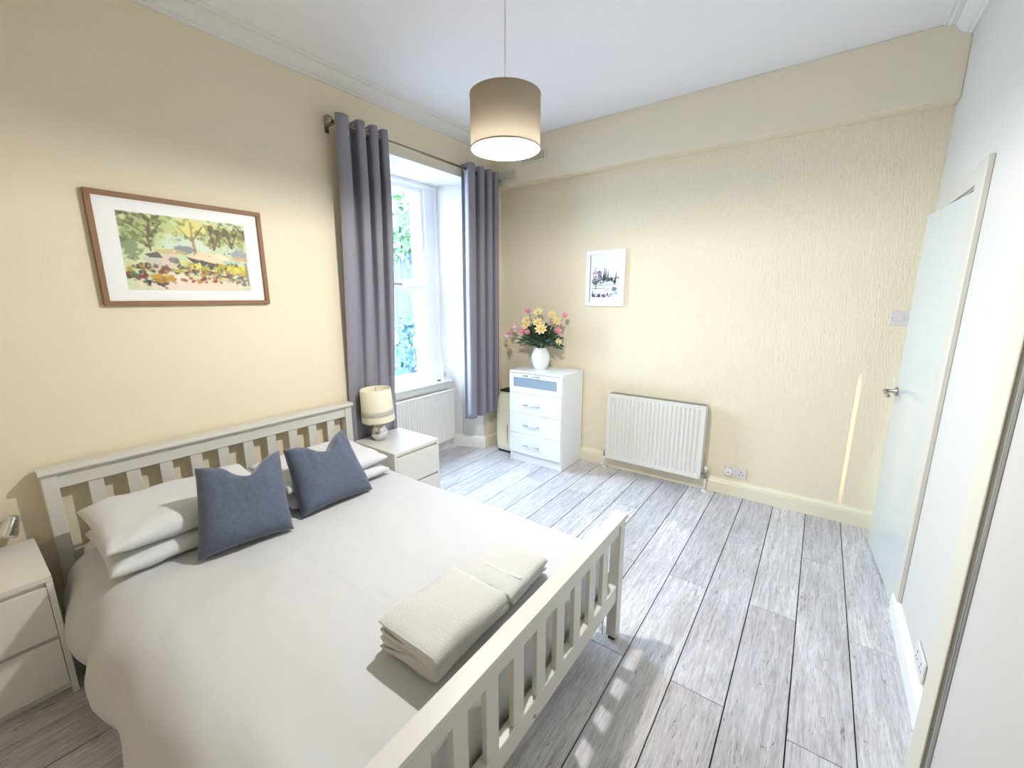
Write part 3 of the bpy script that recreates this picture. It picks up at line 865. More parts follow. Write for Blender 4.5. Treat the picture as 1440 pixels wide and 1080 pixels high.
for i, (k, c, mn, lab, r) in enumerate(FL):
    d = Vector(c) - Vector((VX, VY+.05, 1.12)); d = d.normalized()*.8 + Vector((.35, -.7, .15)) if k == 'daisy' else d.normalized()+Vector((0, -.15, .35))
    petal_flower(k, c, d, mn, lab, 20+i, r)
b = NB(); rng = random.Random(5)
for k in range(800):
    th_ = rng.uniform(0, 2*math.pi); el = rng.uniform(.0, 1.45); rad = .05+.14*rng.random()**.8
    p = Vector((VX, VY, 1.10)) + Vector((math.cos(th_)*math.cos(el)*rad*1.1, math.sin(th_)*math.cos(el)*rad*.55, math.sin(el)*rad*.95))
    p.z = max(1.085, p.z - .25*max(0, abs(p.x-VX)-.12))
    a = (p - Vector((VX, VY, 1.08))).normalized() + Vector((rng.uniform(-.6, .6), rng.uniform(-.6, .6), rng.uniform(-.5, .4))); a.normalize()
    w = a.cross(Vector((rng.uniform(-1, 1), rng.uniform(-1, 1), .3))).normalized(); s = rng.uniform(.03, .062)
    q = [p, p+a*s*.4+w*s*.24, p+a*s, p+a*s*.4-w*s*.24]
    vs = [b.verts.new(v) for v in q]; b.faces.new((vs[0], vs[1], vs[2])); b.faces.new((vs[0], vs[2], vs[3]))
for k in range(26):
    th_ = rng.uniform(0, 2*math.pi); tube(b, [(VX, VY, 1.03), (VX+math.cos(th_)*.03, VY+math.sin(th_)*.03, 1.09), (VX+math.cos(th_)*.17, VY+math.sin(th_)*.08, 1.10+rng.uniform(.02, .18))], .0016, n=4)
obj('foliage', b, 'leaf', kind='stuff', label='dark green foliage of the bouquet in the white vase', cat='foliage')

# dehumidifier between curtain and chest
t = thing('dehumidifier', (.27, -.21, 0), 'cream plastic dehumidifier on the floor between curtain and chest', 'dehumidifier')
b = NB()
def dh(i, j):
    a = 2*math.pi*i; z = .03 + .59*j
    hw = .118 + .012*math.sin(j*math.pi) - .02*max(0, j-.85)/.15; hd = .118 - .03*j
    def se(v, n): return math.copysign(abs(v)**(2/n), v)
    e = 1 - max(0, (j-.94)/.06)**2*.25 - max(0, (.05-j)/.05)**2*.1
    return (.262 + hw*se(math.cos(a), 4)*e, -.205 + hd*se(math.sin(a), 4)*e, z)
gridsurf(b, dh, 40, 24, closed_u=True)
bmesh.ops.holes_fill(b, edges=b.edges, sides=0)
obj('housing', b, 'plastic_cream', t, angle=60)
b = NB(); box(b, .165, .36, -.30, -.11, 0, .031, bev=.01); obj('base_tray', b, 'plastic_black', t)
b = NB(); box(b, .175, .35, -.275, -.14, .6205, .638, bev=.006)
for k in range(7): box(b, .185+k*.023, .192+k*.023, -.265, -.15, .638, .641)
obj('top_grille', b, 'plastic_black', t)
b = NB(); box(b, .30, .303, -.3185, -.314, .08, .30); obj('tank_seam', b, 'dark_gap', t)

# ------------------------------------------------------------------ radiators
def radiator(name, axis, a0, a1, front, back, z0, z1, nrib, label, sgn):
    """axis 'x': runs along x facing -y ; axis 'y': runs along y facing +x"""
    t = thing(name, ((a0+a1)/2, (front+back)/2, 0) if axis == 'x' else ((front+back)/2, (a0+a1)/2, 0), label, 'radiator', group=None)
    def T(bm):
        if axis == 'y':
            for v in bm.verts: v.co = Vector((v.co.y, v.co.x, v.co.z))
        return bm
    out = -1 if axis == 'x' else 1   # outward direction of the front
    b = NB(); pitch = (a1-a0-.05)/nrib; nz_ = 10
    # corrugated front sheet
    def f(i, j):
        u = i; s = a0+.004 + (a1-a0-.008)*u
        k = (s-(a0+.025))/pitch
        zz = z0+.012 + (z1-z0-.024)*j
        rib = 0
        if 0 <= k <= nrib:
            ph = k-math.floor(k)
            rib = max(0, min(1, (abs(ph-.5)-.13)/.14))
        edge = min(1, max(0, (min(zz-z0, z1-zz)-.028)/.016))
        depth = -.013*(1-rib)*edge if 0 <= k <= nrib else 0
        y = front + out*depth
        return (s, y, zz)
    nu = nrib*10+8
    ks = [j/1 for j in range(2)]
    V = []
    zl = [0, .02, .033, .05, .5, .95, .967, .98, 1]
    for i in range(nu+1):
        V.append([b.verts.new(f(i/nu, z)) for z in zl])
    for i in range(nu):
        for j in range(len(zl)-1): b.faces.new((V[i][j], V[i+1][j], V[i+1][j+1], V[i][j+1]))
    th = .012
    ya, yb = sorted((front, front - out*th))
    # rolled rim
    for (p, q, r_, s_) in ((a0, a1, z1-.013, z1), (a0, a1, z0, z0+.013)):
        box(b, p, q, min(front+out*.001, front-out*th), max(front+out*.001, front-out*th), r_, s_, bev=.003)
    for p, q in ((a0, a0+.006), (a1-.006, a1)):
        box(b, p, q, min(front+out*.001, front-out*th), max(front+out*.001, front-out*th), z0, z1, bev=.002)
    T(b); obj('front_panel', b, 'rad', t, angle=35)
    b = NB(); y0_, y1_ = sorted((front-out*.008, back+out*.012))
    for q in (a0+.002, a1-.006):
        b = NB(); box(b, q, q+.004, y0_, y1_, z0+.01, z1-.004); T(b); obj('side_panel', b, 'rad', t)
    b = NB(); y2_, y3_ = sorted((back+out*.024, back+out*.012))
    box(b, a0+.006, a1-.006, y2_, y3_, z0+.01, z1-.01); T(b); obj('back_panel', b, 'rad', t)
    b = NB(); n = int((a1-a0)/.012)
    for k in range(n):
        s = a0+.008+(a1-a0-.016)*k/n; box(b, s, s+.006, y0_, y1_, z1-.010, z1-.004)
    for q in (y0_, (y0_+y1_)/2-.002, y1_-.004): box(b, a0+.006, a1-.006, q, q+.004, z1-.010, z1-.003)
    T(b); obj('top_grille', b, 'grille', t, kind='stuff')
    ym = (front+back)/2
    for e, dr in ((a0, -1), (a1, 1)):
        b = NB(); sx = e+dr*.028
        tube(b, [(e-dr*.01, ym, z0+.035), (sx, ym, z0+.035)], .009, n=12); tube(b, [(sx, ym, z0+.0), (sx, ym, z0+.07)], .011, n=12)
        T(b); v = obj('valve', b, 'brushed', t, smooth=True)
        b = NB(); tube(b, [(sx, ym, z0+.07), (sx, ym, z0+.10)], .014, n=14); T(b); obj('valve_cap', b, 'plastic_white', v, smooth=True)
        b = NB(); tube(b, [(sx, ym, z0+.002), (sx, ym, 0.004)], .0075, n=10); lathe(b, [(.0075, .0), (.024, 0), (.022, .006), (.0075, .008)], sx, ym, .0, n=20); T(b); obj('pipe', b, 'plastic_white', t, smooth=True)
    for e in (a0+.12, a1-.12):
        b = NB(); q0, q1 = sorted((back+out*.012, back)); box(b, e, e+.03, q0, q1, z0+.04, z1-.05)
        T(b); obj('bracket', b, 'rad', t)
    return t
radiator('radiator', 'x', 1.2532, 2.0623, -.110, -.0005, .109, .7107, 22, 'white ribbed panel radiator on the cream far wall', 1)
radiator('radiator', 'y', -1.42, -.515, -.222, -.3235, .12, .635, 26, 'white ribbed panel radiator in the recess under the window', 1)

# ------------------------------------------------------------------ curtains
PZ, PX = 2.622, .088
t = thing('curtain_pole', (PX, -.98, PZ), 'thin metal curtain pole with a ball end above the window', 'curtain pole')
b = NB(); tube(b, [(PX, -1.845, PZ), (PX, -.115, PZ-.004)], .0095, n=14); obj('pole', b, 'brass', t, smooth=True)
for y in (-1.868,):
    b = NB(); sball(b, (PX, y, PZ), .026, n=20); tube(b, [(PX, y, PZ), (PX, y+.03, PZ)], .013, n=14); obj('finial', b, 'brass', t, smooth=True)
for y in (-1.828, -.142):
    b = NB(); tube(b, [(0.001, y, PZ-.012), (PX, y, PZ-.012)], .006, n=10); box(b, 0.0005, .005, y-.015, y+.015, PZ-.05, PZ+.02, bev=.002); tube(b, [(PX, y, PZ-.012), (PX, y, PZ)], .006, n=8); obj('bracket', b, 'brass', t, smooth=False)

def curtain(name, y0t, y1t, y0b, y1b, zb, ncyc, phase, label, squeeze=False, lead=None, seed=0):
    t = thing(name, (PX, (y0t+y1t)/2, zb), label, 'curtain')
    b = NB(); ZT = PZ+.048
    nu, nv = 200, 44
    def fn(i, j):
        z = ZT + (zb-ZT)*j
        s = i + .012*nz(i*6+seed, j*2, seed)*j
        y = (y0t+(y1t-y0t)*s)*(1-j) + (y0b+(y1b-y0b)*s)*j
        ph = 2*math.pi*ncyc*max(0, s)**1.3 + phase
        sq = 0.0
        if squeeze: sq = max(0, min(1, (2.3-z)/1.45)); sq = sq**1.5
        amp = (.052 + .008*nz(s*4, seed, j))*(1-.72*sq)
        w = math.sin(ph)
        w = math.copysign(abs(w)**.7, w)
        cxx = (PX-.006)*(1-sq) + .024*sq
        x = cxx + amp*w
        y += -.0135*math.sin(2*ph)*(1-.25*j)*(1-.5*sq) + .012*nz(s*9, j*1.5, seed)*j
        if lead and s > -1:   # the leading edge flaps out
            k = max(0, 1-s/.20)
            y += .05*math.cos(ph)*0 - .055*k*w
            x += .02*k*max(0, w)
        z += .006*math.sin(ph)*(j > .98)
        return (max(.004, x), y, z)
    gridsurf(b, fn, nu, nv)
    body = obj('fabric', b, 'curtain', t, smooth=True, solid=.003)
    return t
def eyelets(t, ys):
    for y, a in ys:
        b = NB(); n = 20
        rot = Matrix.Rotation(R(90), 4, 'X')
        pr_ = [(.0175, -.003), (.026, -.0025), (.028, 0), (.026, .0025), (.0175, .003), (.0165, 0), (.0175, -.003)]
        lathe(b, pr_, 0, 0, 0, n=24, xf=Matrix.Rotation(R(a), 4, 'Z') @ rot)
        for v in b.verts: v.co += Vector((PX, y, PZ))
        obj('eyelet', b, 'chrome', t, smooth=True, label='metal eyelet ring')
def crossings(y0, y1, n, phase, kk, ks):
    return [(y0+(y1-y0)*((k*math.pi-phase)/(2*math.pi*n))**(1/1.3), (-1)**k*kk) for k in ks]
c1 = curtain('curtain', -1.822, -1.458, -1.850, -1.452, .36, 3.25, .3, 'grey eyelet curtain at the left of the window, behind the table lamp', squeeze=True, seed=2)
c2 = curtain('curtain', -.655, -.150, -.690, -.165, .40, 4.25, -1.57, 'grey eyelet curtain at the right of the window, beside the chest', seed=6, lead=1)
eyelets(c1, [q for q in crossings(-1.822, -1.458, 3.25, .3, 18, range(1, 7))])
eyelets(c2, [q for q in crossings(-.655, -.150, 4.25, -1.57, 18, range(0, 8))])

# ------------------------------------------------------------------ pendant lamp
px_, py_ = 1.583, -2.033
t = thing('pendant_lamp', (px_, py_, ZC), 'lit ceiling pendant with a grey-beige drum shade on a thin white flex', 'lamp')
b = NB(); lathe(b, [(0, 0), (.045, 0), (.045, -.012), (.02, -.028), (0, -.03)], px_, py_, ZC, n=28); obj('ceiling_rose', b, 'plastic_white', t, smooth=True)
b = NB(); tube(b, [(px_, py_, ZC-.028), (px_+.002, py_, 2.60), (px_, py_, 2.29)], .0035, n=8); obj('flex', b, 'plastic_white', t, smooth=True)
b = NB(); lathe(b, [(0, 2.30), (.012, 2.30), (.018, 2.28), (.019, 2.245), (.016, 2.232), (0, 2.232)], px_, py_, 0, n=20); obj('lamp_holder', b, 'plastic_white', t, smooth=True)
b = NB(); lathe(b, [(0, 2.234), (.013, 2.234), (.016, 2.210), (.034, 2.150), (.036, 2.141), (0, 2.139)], px_, py_, 0, n=24); obj('uplight_baffle', b, 'plastic_white', t, smooth=True)  # unseen opaque collar, added to keep the bulb's upward light off the ceiling
b = NB(); lathe(b, [(.030, 2.1385), (.0305, 2.132), (.029, 2.122), (.021, 2.111), (0, 2.106)], px_, py_, 0, n=24); bo = obj('bulb', b, 'bulb', t, smooth=True)
b = NB(); lathe(b, [(.140, 2.127), (.1402, 2.32)], px_, py_, 0, n=72); s_ = obj('lamp_shade', b, 'shade', t, smooth=True)
b = NB()
for z in (2.127, 2.32):
    b = NB(); lathe(b, [(.1375, z-.002), (.1412, z-.002), (.1412, z+.003), (.1375, z+.003), (.1375, z-.002)], px_, py_, 0, n=72)
    obj('rim', b, 'shade', s_)
b = NB()
for a in (.3, 2.4, 4.5): tube(b, [(px_+.016*math.cos(a), py_+.016*math.sin(a), 2.262), (px_+.138*math.cos(a), py_+.138*math.sin(a), 2.318)], .0018, n=6)
obj('shade_ring', b, 'plastic_white', t)

# ------------------------------------------------------------------ pictures
def smooth_noise(h, w, cells, rng):
    g = rng.random((cells+2, int(cells*w/h)+3)); ys = np.linspace(0, cells, h); xs = np.linspace(0, g.shape[1]-2, w)
    yi = ys.astype(int); xi = xs.astype(int); fy_ = (ys-yi)[:, None]; fx_ = (xs-xi)[None]
    fy_ = fy_*fy_*(3-2*fy_); fx_ = fx_*fx_*(3-2*fx_)
    yi = np.minimum(yi, g.shape[0]-2); xi = np.minimum(xi, g.shape[1]-2)
    a = g[yi][:, xi]; b_ = g[yi][:, xi+1]; c = g[yi+1][:, xi]; d = g[yi+1][:, xi+1]
    return (a*(1-fx_)+b_*fx_)*(1-fy_) + (c*(1-fx_)+d*fx_)*fy_
class Canvas:
    def __init__(s, h, w, col, seed):
        s.h, s.w = h, w; s.a = np.ones((h, w, 3))*np.array(col)/255.; s.rng = np.random.default_rng(seed)
        s.Y, s.X = np.mgrid[0:h, 0:w]; s.Y = s.Y/h; s.X = s.X/w
        s.n1 = smooth_noise(h, w, 14, s.rng)-.5; s.n2 = smooth_noise(h, w, 34, s.rng)-.5
    def mix(s, m, col):
        m = np.clip(m, 0, 1)[..., None]; s.a = s.a*(1-m) + m*np.array(col)/255.
    def blob(s, cx, cy, rx, ry, col, al=.8, rough=.6, soft=.25):
        d = np.sqrt(((s.X-cx)/rx)**2 + ((s.Y-cy)/ry)**2) + rough*(s.n1+s.n2)
        s.mix(al*np.clip((1-d)/soft, 0, 1), col)
    def line(s, x0, y0, x1, y1, w, col, al=.9):
        dx, dy = x1-x0, y1-y0; L2 = dx*dx+dy*dy+1e-9
        t_ = np.clip(((s.X-x0)*dx+(s.Y-y0)*dy)/L2, 0, 1)
        d = np.hypot((s.X-x0-t_*dx)*s.w/s.h, s.Y-y0-t_*dy); s.mix(al*np.clip((w-d)/w*1.6, 0, 1), col)
    def poly(s, pts, col, al=.95):
        ins = np.zeros((s.h, s.w), bool); n = len(pts)
        for i in range(n):
            x0, y0 = pts[i]; x1, y1 = pts[(i+1) % n]
            c = ((y0 > s.Y) != (y1 > s.Y)) & (s.X < (x1-x0)*(s.Y-y0)/(y1-y0+1e-12)+x0); ins ^= c
        s.mix(ins*al, col)
    def dabs(s, n, x0, x1, y0, y1, r, cols, al=.75):
        for _ in range(n):
            c = cols[s.rng.integers(len(cols))]; cx = s.rng.uniform(x0, x1); cy = s.rng.uniform(y0, y1); q = r*s.rng.uniform(.5, 1.4)
            s.blob(cx, cy, q*s.h/s.w*1.1, q*s.rng.uniform(.6, 1.2), c, al, .8, .5)
def print_mesh(cv, corner, U, V):
    """corner: bottom-left, U: vector right, V: vector up. colour per vertex"""
    h, w = cv.h, cv.w
    vs = []; corner, U, V = Vector(corner), Vector(U), Vector(V)
    g = np.array(corner)[None, None] + np.linspace(0, 1, w)[None, :, None]*np.array(U) + np.linspace(1, 0, h)[:, None, None]*np.array(V)
    idx = np.arange(h*w).reshape(h, w)
    faces = np.stack([idx[1:, :-1], idx[1:, 1:], idx[:-1, 1:], idx[:-1, :-1]], -1).reshape(-1, 4)
    me = bpy.data.meshes.new('print'); c = np.array(corner + U*.5)
    me.from_pydata((g.reshape(-1, 3)-c).tolist(), [], faces.tolist())
    at = me.color_attributes.new('paint', 'FLOAT_COLOR', 'POINT')
    col = np.clip(cv.a, 0, 1); col = np.where(col <= .04045, col/12.92, ((col+.055)/1.055)**2.4)
    arr = np.ones((h*w, 4), 'f'); arr[:, :3] = col.reshape(-1, 3); at.data.foreach_set('color', arr.ravel())
    me.materials.append(M['print']); return me, c

# watercolour garden, 1.0 = right/bottom
cv = Canvas(140, 210, (214, 222, 188), 2)
cv.mix(.55+.5*cv.n1, (196, 210, 160))
for x, y, rx, ry, c, a in ((.12, .18, .16, .2, (148, 168, 110), .7), (.30, .12, .16, .14, (176, 192, 120), .7), (.52, .14, .16, .16, (222, 214, 120), .8), (.70, .12, .12, .12, (226, 216, 124), .7),
                           (.78, .2, .14, .18, (150, 160, 96), .7), (.92, .22, .12, .18, (164, 178, 110), .75), (.20, .3, .12, .16, (170, 186, 130), .6), (.40, .34, .14, .12, (204, 224, 214), .7), (.60, .36, .10, .12, (210, 226, 214), .7), (.06, .42, .08, .18, (110, 124, 92), .7), (.88, .38, .12, .1, (196, 218, 196), .6)):
    cv.blob(x, y, rx, ry, c, a)
cv.dabs(120, 0, 1, 0, .34, .035, [(120, 136, 78), (96, 110, 66), (188, 196, 110), (150, 160, 90), (212, 206, 130)], .55)
for cx_, cy_, rx_, ry_ in ((.10, .10, .09, .10), (.24, .12, .07, .12), (.19, .30, .04, .12), (.70, .22, .06, .16), (.74, .10, .07, .07), (.86, .20, .08, .13), (.95, .12, .05, .08)):
    cv.dabs(26, cx_-rx_, cx_+rx_, cy_-ry_, cy_+ry_, .030, [(96, 92, 62), (112, 106, 74), (84, 88, 60), (132, 130, 84)], .6)
for p in ((.05, .12, .17, .25, .012), (.22, .08, .19, .32, .02), (.19, .32, .2, .47, .016), (.30, .1, .2, .3, .01), (.53, .05, .53, .3, .016), (.62, .1, .53, .3, .012), (.42, .12, .52, .3, .008), (.53, .28, .54, .48, .028), (.68, .08, .70, .4, .02), (.76, .12, .71, .38, .016), (.83, .14, .86, .36, .022), (.92, .12, .86, .34, .014), (.78, .2, .85, .36, .008)):
    cv.line(*p, (104, 88, 66) if p[0] != .53 else (168, 130, 100), .8)
cv.blob(.45, .43, .09, .07, (128, 134, 146), .85, .3); cv.blob(.93, .46, .09, .09, (150, 152, 160), .8, .3)
cv.blob(.35, .47, .14, .04, (206, 176, 120), .7, .3); cv.blob(.93, .52, .09, .035, (226, 172, 128), .8, .3)
cv.poly([(.25, .56), (.33, .5), (.38, .5), (.38, .78), (.27, .72)], (218, 198, 184), .8); cv.poly([(.15, .52), (.25, .48), (.28, .56), (.18, .56)], (84, 74, 78), .8)
cv.blob(.36, .58, .04, .05, (120, 116, 124), .8, .3)
cv.poly([(.14, .56), (.26, .56), (.28, .72), (.18, .72)], (192, 190, 190), .7)
cv.poly([(.46, .53), (.60, .44), (.67, .45), (.86, .66), (.62, .58)], (232, 212, 178), .97); cv.poly([(.46, .53), (.52, .62), (.58, .58)], (86, 66, 70), .9); cv.line(.46, .53, .86, .66, .008, (130, 100, 80), .8)
cv.poly([(.56, .56), (.84, .66), (.86, .74), (.58, .66)], (70, 66, 68), .85); cv.poly([(.66, .48), (.76, .45), (.84, .55), (.76, .56)], (238, 224, 192), .9)
cv.blob(.85, .57, .1, .03, (168, 198, 190), .8, .3)
cv.blob(.5, .92, .5, .10, (230, 214, 196), .95, .25); cv.blob(.38, .8, .08, .14, (234, 220, 204), .8, .3)
cv.dabs(60, .36, .9, .60, .76, .035, [(196, 190, 80), (226, 214, 90), (120, 120, 64), (88, 84, 56)], .8)
cv.dabs(70, .42, .98, .70, .88, .03, [(150, 60, 56), (196, 90, 60), (90, 60, 62), (214, 150, 70), (110, 104, 70)], .8)
cv.dabs(44, 0, .28, .66, .92, .04, [(70, 52, 62), (96, 110, 66), (60, 64, 52), (176, 150, 62), (120, 60, 62)], .85)
cv.dabs(30, .18, .34, .78, .88, .03, [(214, 180, 70), (196, 150, 60), (150, 130, 60)], .85)
cv.dabs(30, .80, .98, .62, .74, .03, [(226, 214, 84), (196, 190, 80)], .85)
cv.dabs(24, .78, .98, .76, .92, .03, [(200, 204, 190), (120, 124, 110), (90, 90, 84)], .7)
cv.line(.97, .58, .98, .9, .02, (120, 116, 128), .8)
cv.dabs(90, 0, 1, .4, .9, .014, [(60, 56, 54), (240, 232, 214), (120, 96, 80)], .6)
PY0, PY1, PZ0, PZ1 = -3.036, -2.306, 1.506, 2.0185
t = thing('framed_picture', (0, (PY0+PY1)/2, PZ0), 'large framed garden watercolour in a brown wooden frame above the bed', 'picture')
b = NB(); fw_ = .022
for args in ((.002, .026, PY0, PY1, PZ1-fw_, PZ1), (.002, .026, PY0, PY1, PZ0, PZ0+fw_), (.002, .026, PY0, PY0+fw_, PZ0+fw_, PZ1-fw_), (.002, .026, PY1-fw_, PY1, PZ0+fw_, PZ1-fw_)):
    box(b, *args, bev=.0015)
obj('frame', b, 'wood_frame', t)
b = NB(); box(b, .003, .012, PY0+fw_-.002, PY1-fw_+.002, PZ0+fw_-.002, PZ1-fw_+.002); mt_ = obj('mount', b, 'mount', t)
me, c = print_mesh(cv, (.0125, -2.938, 1.580), (0, .540, 0), (0, 0, .360))
o = bpy.data.objects.new('print', me); link(o, mt_, c)
# pencil title and signature, flat strokes on the mount
b = NB()
def scribble(y, z, n, seed):
    rg = random.Random(seed); pts = []
    for k in range(n): pts.append((.0126, y+k*.0042, z+rg.uniform(-.003, .004)))
    for p, q in zip(pts, pts[1:]):
        if rg.random() < .8: tube(b, [p, q], .0004, n=4)
scribble(-2.925, 1.565, 24, 3); scribble(-2.48, 1.567, 15, 4)
obj('pencil_writing', b, 'grille', mt_)

# small print, white frame, back wall
cv = Canvas(150, 112, (236, 242, 248), 5)
K = (46, 40, 58)
cv.blob(.3, .62, .34, .06, (196, 206, 200), .5, .5); cv.blob(.75, .6, .3, .05, (206, 222, 226), .6, .5)
cv.poly([(.02, .34), (.22, .32), (.22, .40), (.02, .42)], (206, 150, 170), .85); cv.poly([(.02, .41), (.2, .40), (.2, .56), (.02, .56)], (240, 236, 244), .9)
cv.poly([(.2, .36), (.28, .31), (.37, .36)], (60, 50, 66), .95); cv.poly([(.22, .36), (.36, .36), (.36, .56), (.22, .56)], (150, 132, 168), .9)
for x in (.06, .12, .17): cv.line(x, .44, x, .48, .012, K)
for x in (.27, .32): cv.line(x, .42, x, .46, .012, K); 
cv.line(.12, .24, .12, .32, .008, K)
for x, h0, w in ((.43, .32, .03), (.48, .18, .035), (.53, .22, .025), (.60, .26, .03), (.90, .32, .025)):
    cv.poly([(x, h0), (x+w, .52), (x-w, .52)], (44, 52, 44), .95)
cv.dabs(60, .02, .45, .48, .62, .03, [(90, 84, 112), (140, 120, 160), (60, 60, 70), (180, 190, 196)], .8)
cv.dabs(50, .4, .98, .50, .58, .022, [(50, 60, 52), (96, 110, 92), (40, 40, 48)], .8)
cv.blob(.85, .6, .06, .05, (40, 48, 44), .9, .5); cv.line(.85, .6, .85, .67, .01, K); cv.line(.16, .6, .16, .78, .014, K); cv.blob(.14, .62, .12, .05, (70, 76, 84), .8, .7)
cv.line(.02, .7, .95, .66, .006, K); cv.line(.02, .76, .5, .76, .008, K)
cv.blob(.6, .8, .08, .07, (222, 196, 220), .8, .4); cv.blob(.84, .78, .12, .06, (92, 104, 108), .8, .6); cv.blob(.9, .88, .1, .04, (150, 200, 204), .8, .4)
cv.dabs(60, .04, .78, .90, .97, .022, [(92, 74, 120), (60, 46, 84), (150, 120, 170), K], .85); cv.poly([(.04, .8), (.08, .97), (.01, .97)], K, .9)
QX0, QX1, QZ0, QZ1 = .962, 1.320, 1.462, 1.938
t = thing('framed_picture', ((QX0+QX1)/2, 0, QZ0), 'small white-framed print of a hillside house and cypresses on the far wall', 'picture')
b = NB(); fw_ = .038
for args in ((QX0, QX1, -.022, -.002, QZ1-fw_, QZ1), (QX0, QX1, -.022, -.002, QZ0, QZ0+fw_), (QX0, QX0+fw_, -.022, -.002, QZ0+fw_, QZ1-fw_), (QX1-fw_, QX1, -.022, -.002, QZ0+fw_, QZ1-fw_)):
    box(b, *args, bev=.0015)
obj('frame', b, 'white_frame', t)
b = NB(); box(b, QX0+fw_-.002, QX1-fw_+.002, -.012, -.003, QZ0+fw_-.002, QZ1-fw_+.002); mt_ = obj('mount', b, 'mount', t)
me, c = print_mesh(cv, (QX0+.056, -.0125, QZ0+.075), (.246, 0, 0), (0, 0, .335))
o = bpy.data.objects.new('print', me); link(o, mt_, c)
b = NB(); box(b, QX0+fw_, QX0+fw_+.003, -.0135, -.012, QZ0+fw_, QZ1-fw_); obj('rebate', b, 'white_frame_dark', t)

# ------------------------------------------------------------------ vents, sockets, switch
def vent(x0, x1, z0, z1, label, n):
    t = thing('air_vent', ((x0+x1)/2, -.12, z0), label, 'vent')
    b = NB(); f = .014; ya, yb = -.1275, -.1205
    box(b, x0, x1, ya, yb, z0, z0+f, bev=.001); box(b, x0, x1, ya, yb, z1-f, z1, bev=.001); box(b, x0, x0+f, ya, yb, z0+f, z1-f); box(b, x1-f, x1, ya, yb, z0+f, z1-f)
    obj('plate', b, 'vent', t)
    b = NB(); box(b, x0+f, x1-f, -.1225, -.1205, z0+f, z1-f); obj('backing', b, 'dark_gap', t)
    w = (x1-x0-2*f)/n
    for k in range(n):
        b = NB(); box(b, x0+f+w*(k+.28), x0+f+w*(k+.92), -.1265, -.1225, z0+f, z1-f); obj('slat', b, 'vent', t)
vent(.070, .278, 2.604, 2.710, 'cream louvred air vent beside the right curtain top', 12)
vent(.335, .598, 2.722, 2.812, 'cream louvred air vent partly hidden behind the pendant shade', 14)
for x, z in ((.592, 2.806), (.592, 2.728), (.341, 2.728)):
    pass

def pin(bm, x, y, z, w, h, ax='y'):
    if ax == 'y': box(bm, x-w/2, x+w/2, y-.0006, y+.001, z-h/2, z+h/2)
    else: box(bm, y-.0006, y+.001, x-w/2, x+w/2, z-h/2, z+h/2)
t = thing('wall_socket', (2.293, 0, .155), 'double wall socket on the far wall by the radiator, left half covered', 'socket')
b = NB(); box(b, 2.216, 2.372, -.010, -.0005, .152, .238, bev=.003); obj('plate', b, 'socket', t)
b = NB(); x = 2.335
pin(b, x, -.0105, .205, .005, .011); pin(b, x-.012, -.0105, .182, .009, .005); pin(b, x+.012, -.0105, .182, .009, .005)
for q in (-.018, .0): pass
obj('pin_holes', b, 'plastic_black', t)
b = NB(); box(b, 2.281, 2.290, -.013, -.009, .212, .228, bev=.001); box(b, 2.297, 2.306, -.013, -.009, .212, .228, bev=.001); obj('rocker', b, 'plastic_white', t)
t = thing('socket_cover', (2.247, -.012, .17), 'round white plug-in cover on the left half of the far wall socket', 'plug')
b = NB(); lathe(b, [(0, 0), (.028, 0), (.028, .012), (.024, .016), (0, .016)], 2.247, -.0105, .190, n=28, xf=Matrix.Rotation(R(90), 4, 'X')); obj('cover', b, 'plastic_white', t, angle=40)
b = NB(); box(b, 2.236, 2.258, -.0272, -.0264, .186, .189); box(b, 2.244, 2.250, -.0272, -.0264, .196, .200); obj('printed_mark', b, 'plastic_black', t)
t = thing('light_switch', (3.09, 0, 1.365), 'pale plastic light switch on the far wall beside the door', 'switch')
b = NB(); box(b, 3.042, 3.148, -.009, -.0005, 1.364, 1.452, bev=.002); obj('plate', b, 'socket', t)
b = NB(); box(b, 3.082, 3.108, -.013, -.008, 1.392, 1.424, bev=.002); obj('rocker', b, 'socket', t)
b = NB()
for x in (3.054, 3.136): lathe(b, [(0, 0), (.003, 0), (.003, .001), (0, .001)], x, -.009, 1.408, n=10, xf=Matrix.Rotation(R(90), 4, 'X'))
obj('screw', b, 'plastic_black', t)
t = thing('wall_socket', (XR, -1.51, .13), 'double wall socket above the skirting on the right-hand wall', 'socket')
b = NB(); box(b, XR-.010, XR-.0005, -1.59, -1.444, .135, .221, bev=.003); obj('plate', b, 'socket', t)
b = NB()
for y in (-1.552, -1.482):
    box(b, XR-.0108, XR-.0098, y-.0025, y+.0025, .188, .199); box(b, XR-.0108, XR-.0098, y-.016, y-.008, .166, .171); box(b, XR-.0108, XR-.0098, y+.008, y+.016, .166, .171)
obj('pin_holes', b, 'plastic_black', t)

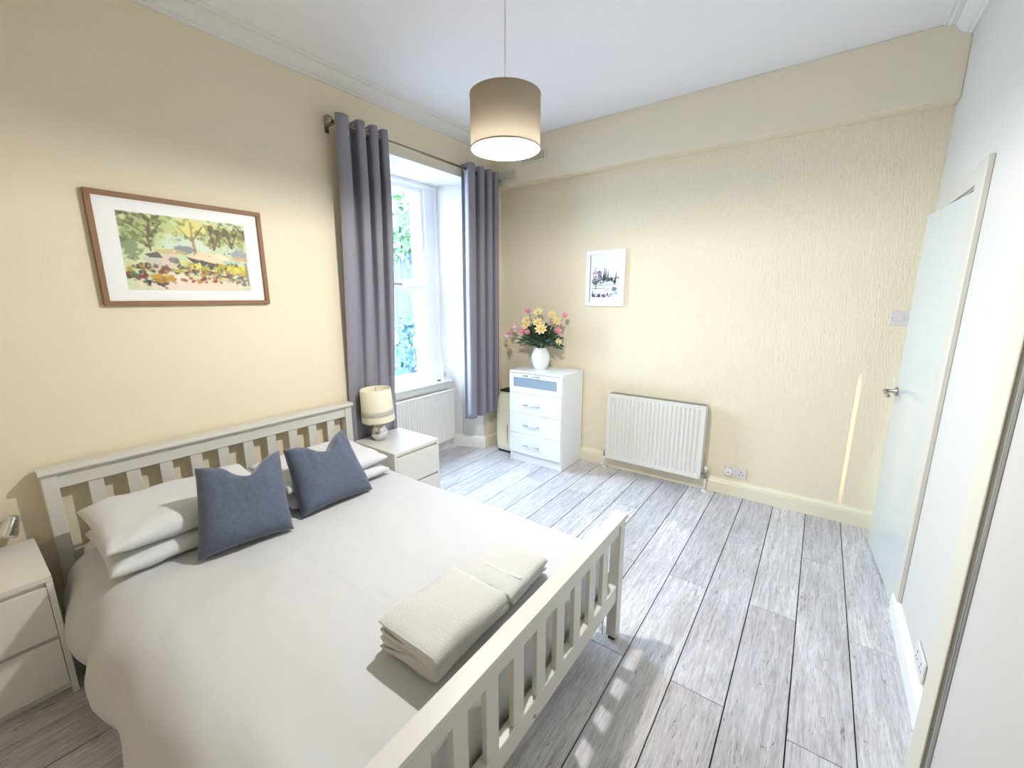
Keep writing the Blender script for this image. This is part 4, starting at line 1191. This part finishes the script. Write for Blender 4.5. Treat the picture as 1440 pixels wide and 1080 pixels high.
# small handset on the sill
t = thing('remote_handset', (-.355, -.522, .7155), 'white pointed handset with dark buttons standing on the window sill', 'handset')
b = NB()
def hs(i, j):
    a = 2*math.pi*i; z = .7155 + .150*j; w = .036*(1-j**2.6*.75); d_ = .016*(1-j**2*.6)
    return (-.350 + d_*math.cos(a)*(1 if j < 1 else .2), -.520 + w*math.sin(a)*(1 if j < 1 else .2), z)
gridsurf(b, hs, 28, 16, closed_u=True); bmesh.ops.holes_fill(b, edges=b.edges, sides=0)
obj('body', b, 'plastic_white', t, smooth=True)
b = NB()
for k in range(3):
    for q in (-.010, .008): sball(b, (-.334+.0005*k, -.522+q, .745+k*.022), .0042, n=8)
obj('button', b, 'plastic_black', t)
b = NB(); box(b, -.365, -.335, -.610, -.575, .7155, .727, bev=.003); obj('window_stop', b, 'plastic_black', label='small black block on the window sill beside the handset', cat='stop')

# ------------------------------------------------------------------ sliding wardrobe, right foreground
WX = 3.05
t = thing('sliding_wardrobe', (WX+.05, -3.2, 0), 'built-in wardrobe with pale sliding door panel at the right edge', 'wardrobe')
b = NB(); box(b, WX, XR-.0005, -2.150, -2.045, 0, 2.5, bev=.002); obj('stile', b, 'robe_stile', t, label='cream wooden stile')
b = NB(); box(b, WX+.006, WX+.03, -2.186, -2.150, 0.02, 2.48); obj('brush_seal', b, 'brush', t, label='grey brush pile seal')
b = NB()
box(b, WX+.002, WX+.04, -2.200, -2.184, .02, 2.48, bev=.002); box(b, WX-.004, WX+.04, -2.2115, -2.203, .02, 2.48, bev=.002)
dr = obj('door_profile', b, 'alu', t, label='aluminium edge profile')
b = NB(); box(b, WX+.004, WX+.03, -2.2155, -2.2115, .02, 2.48); obj('profile_gap', b, 'dark_gap', t)
b = NB(); box(b, WX+.002, WX+.03, -3.25, -2.2155, .02, 2.48, bev=.001); obj('sliding_panel', b, 'robe', t)
b = NB(); box(b, WX+.035, WX+.06, -4.33, -3.2, .02, 2.48, bev=.001); obj('sliding_panel', b, 'robe', t)
b = NB(); box(b, WX, XR-.0005, -4.345, -2.15, 2.48, 2.53, bev=.002); obj('top_track', b, 'robe_stile', t)
b = NB(); box(b, WX+.002, XR-.0005, -4.345, -2.15, 0, .018, bev=.002); obj('bottom_track', b, 'alu', t)
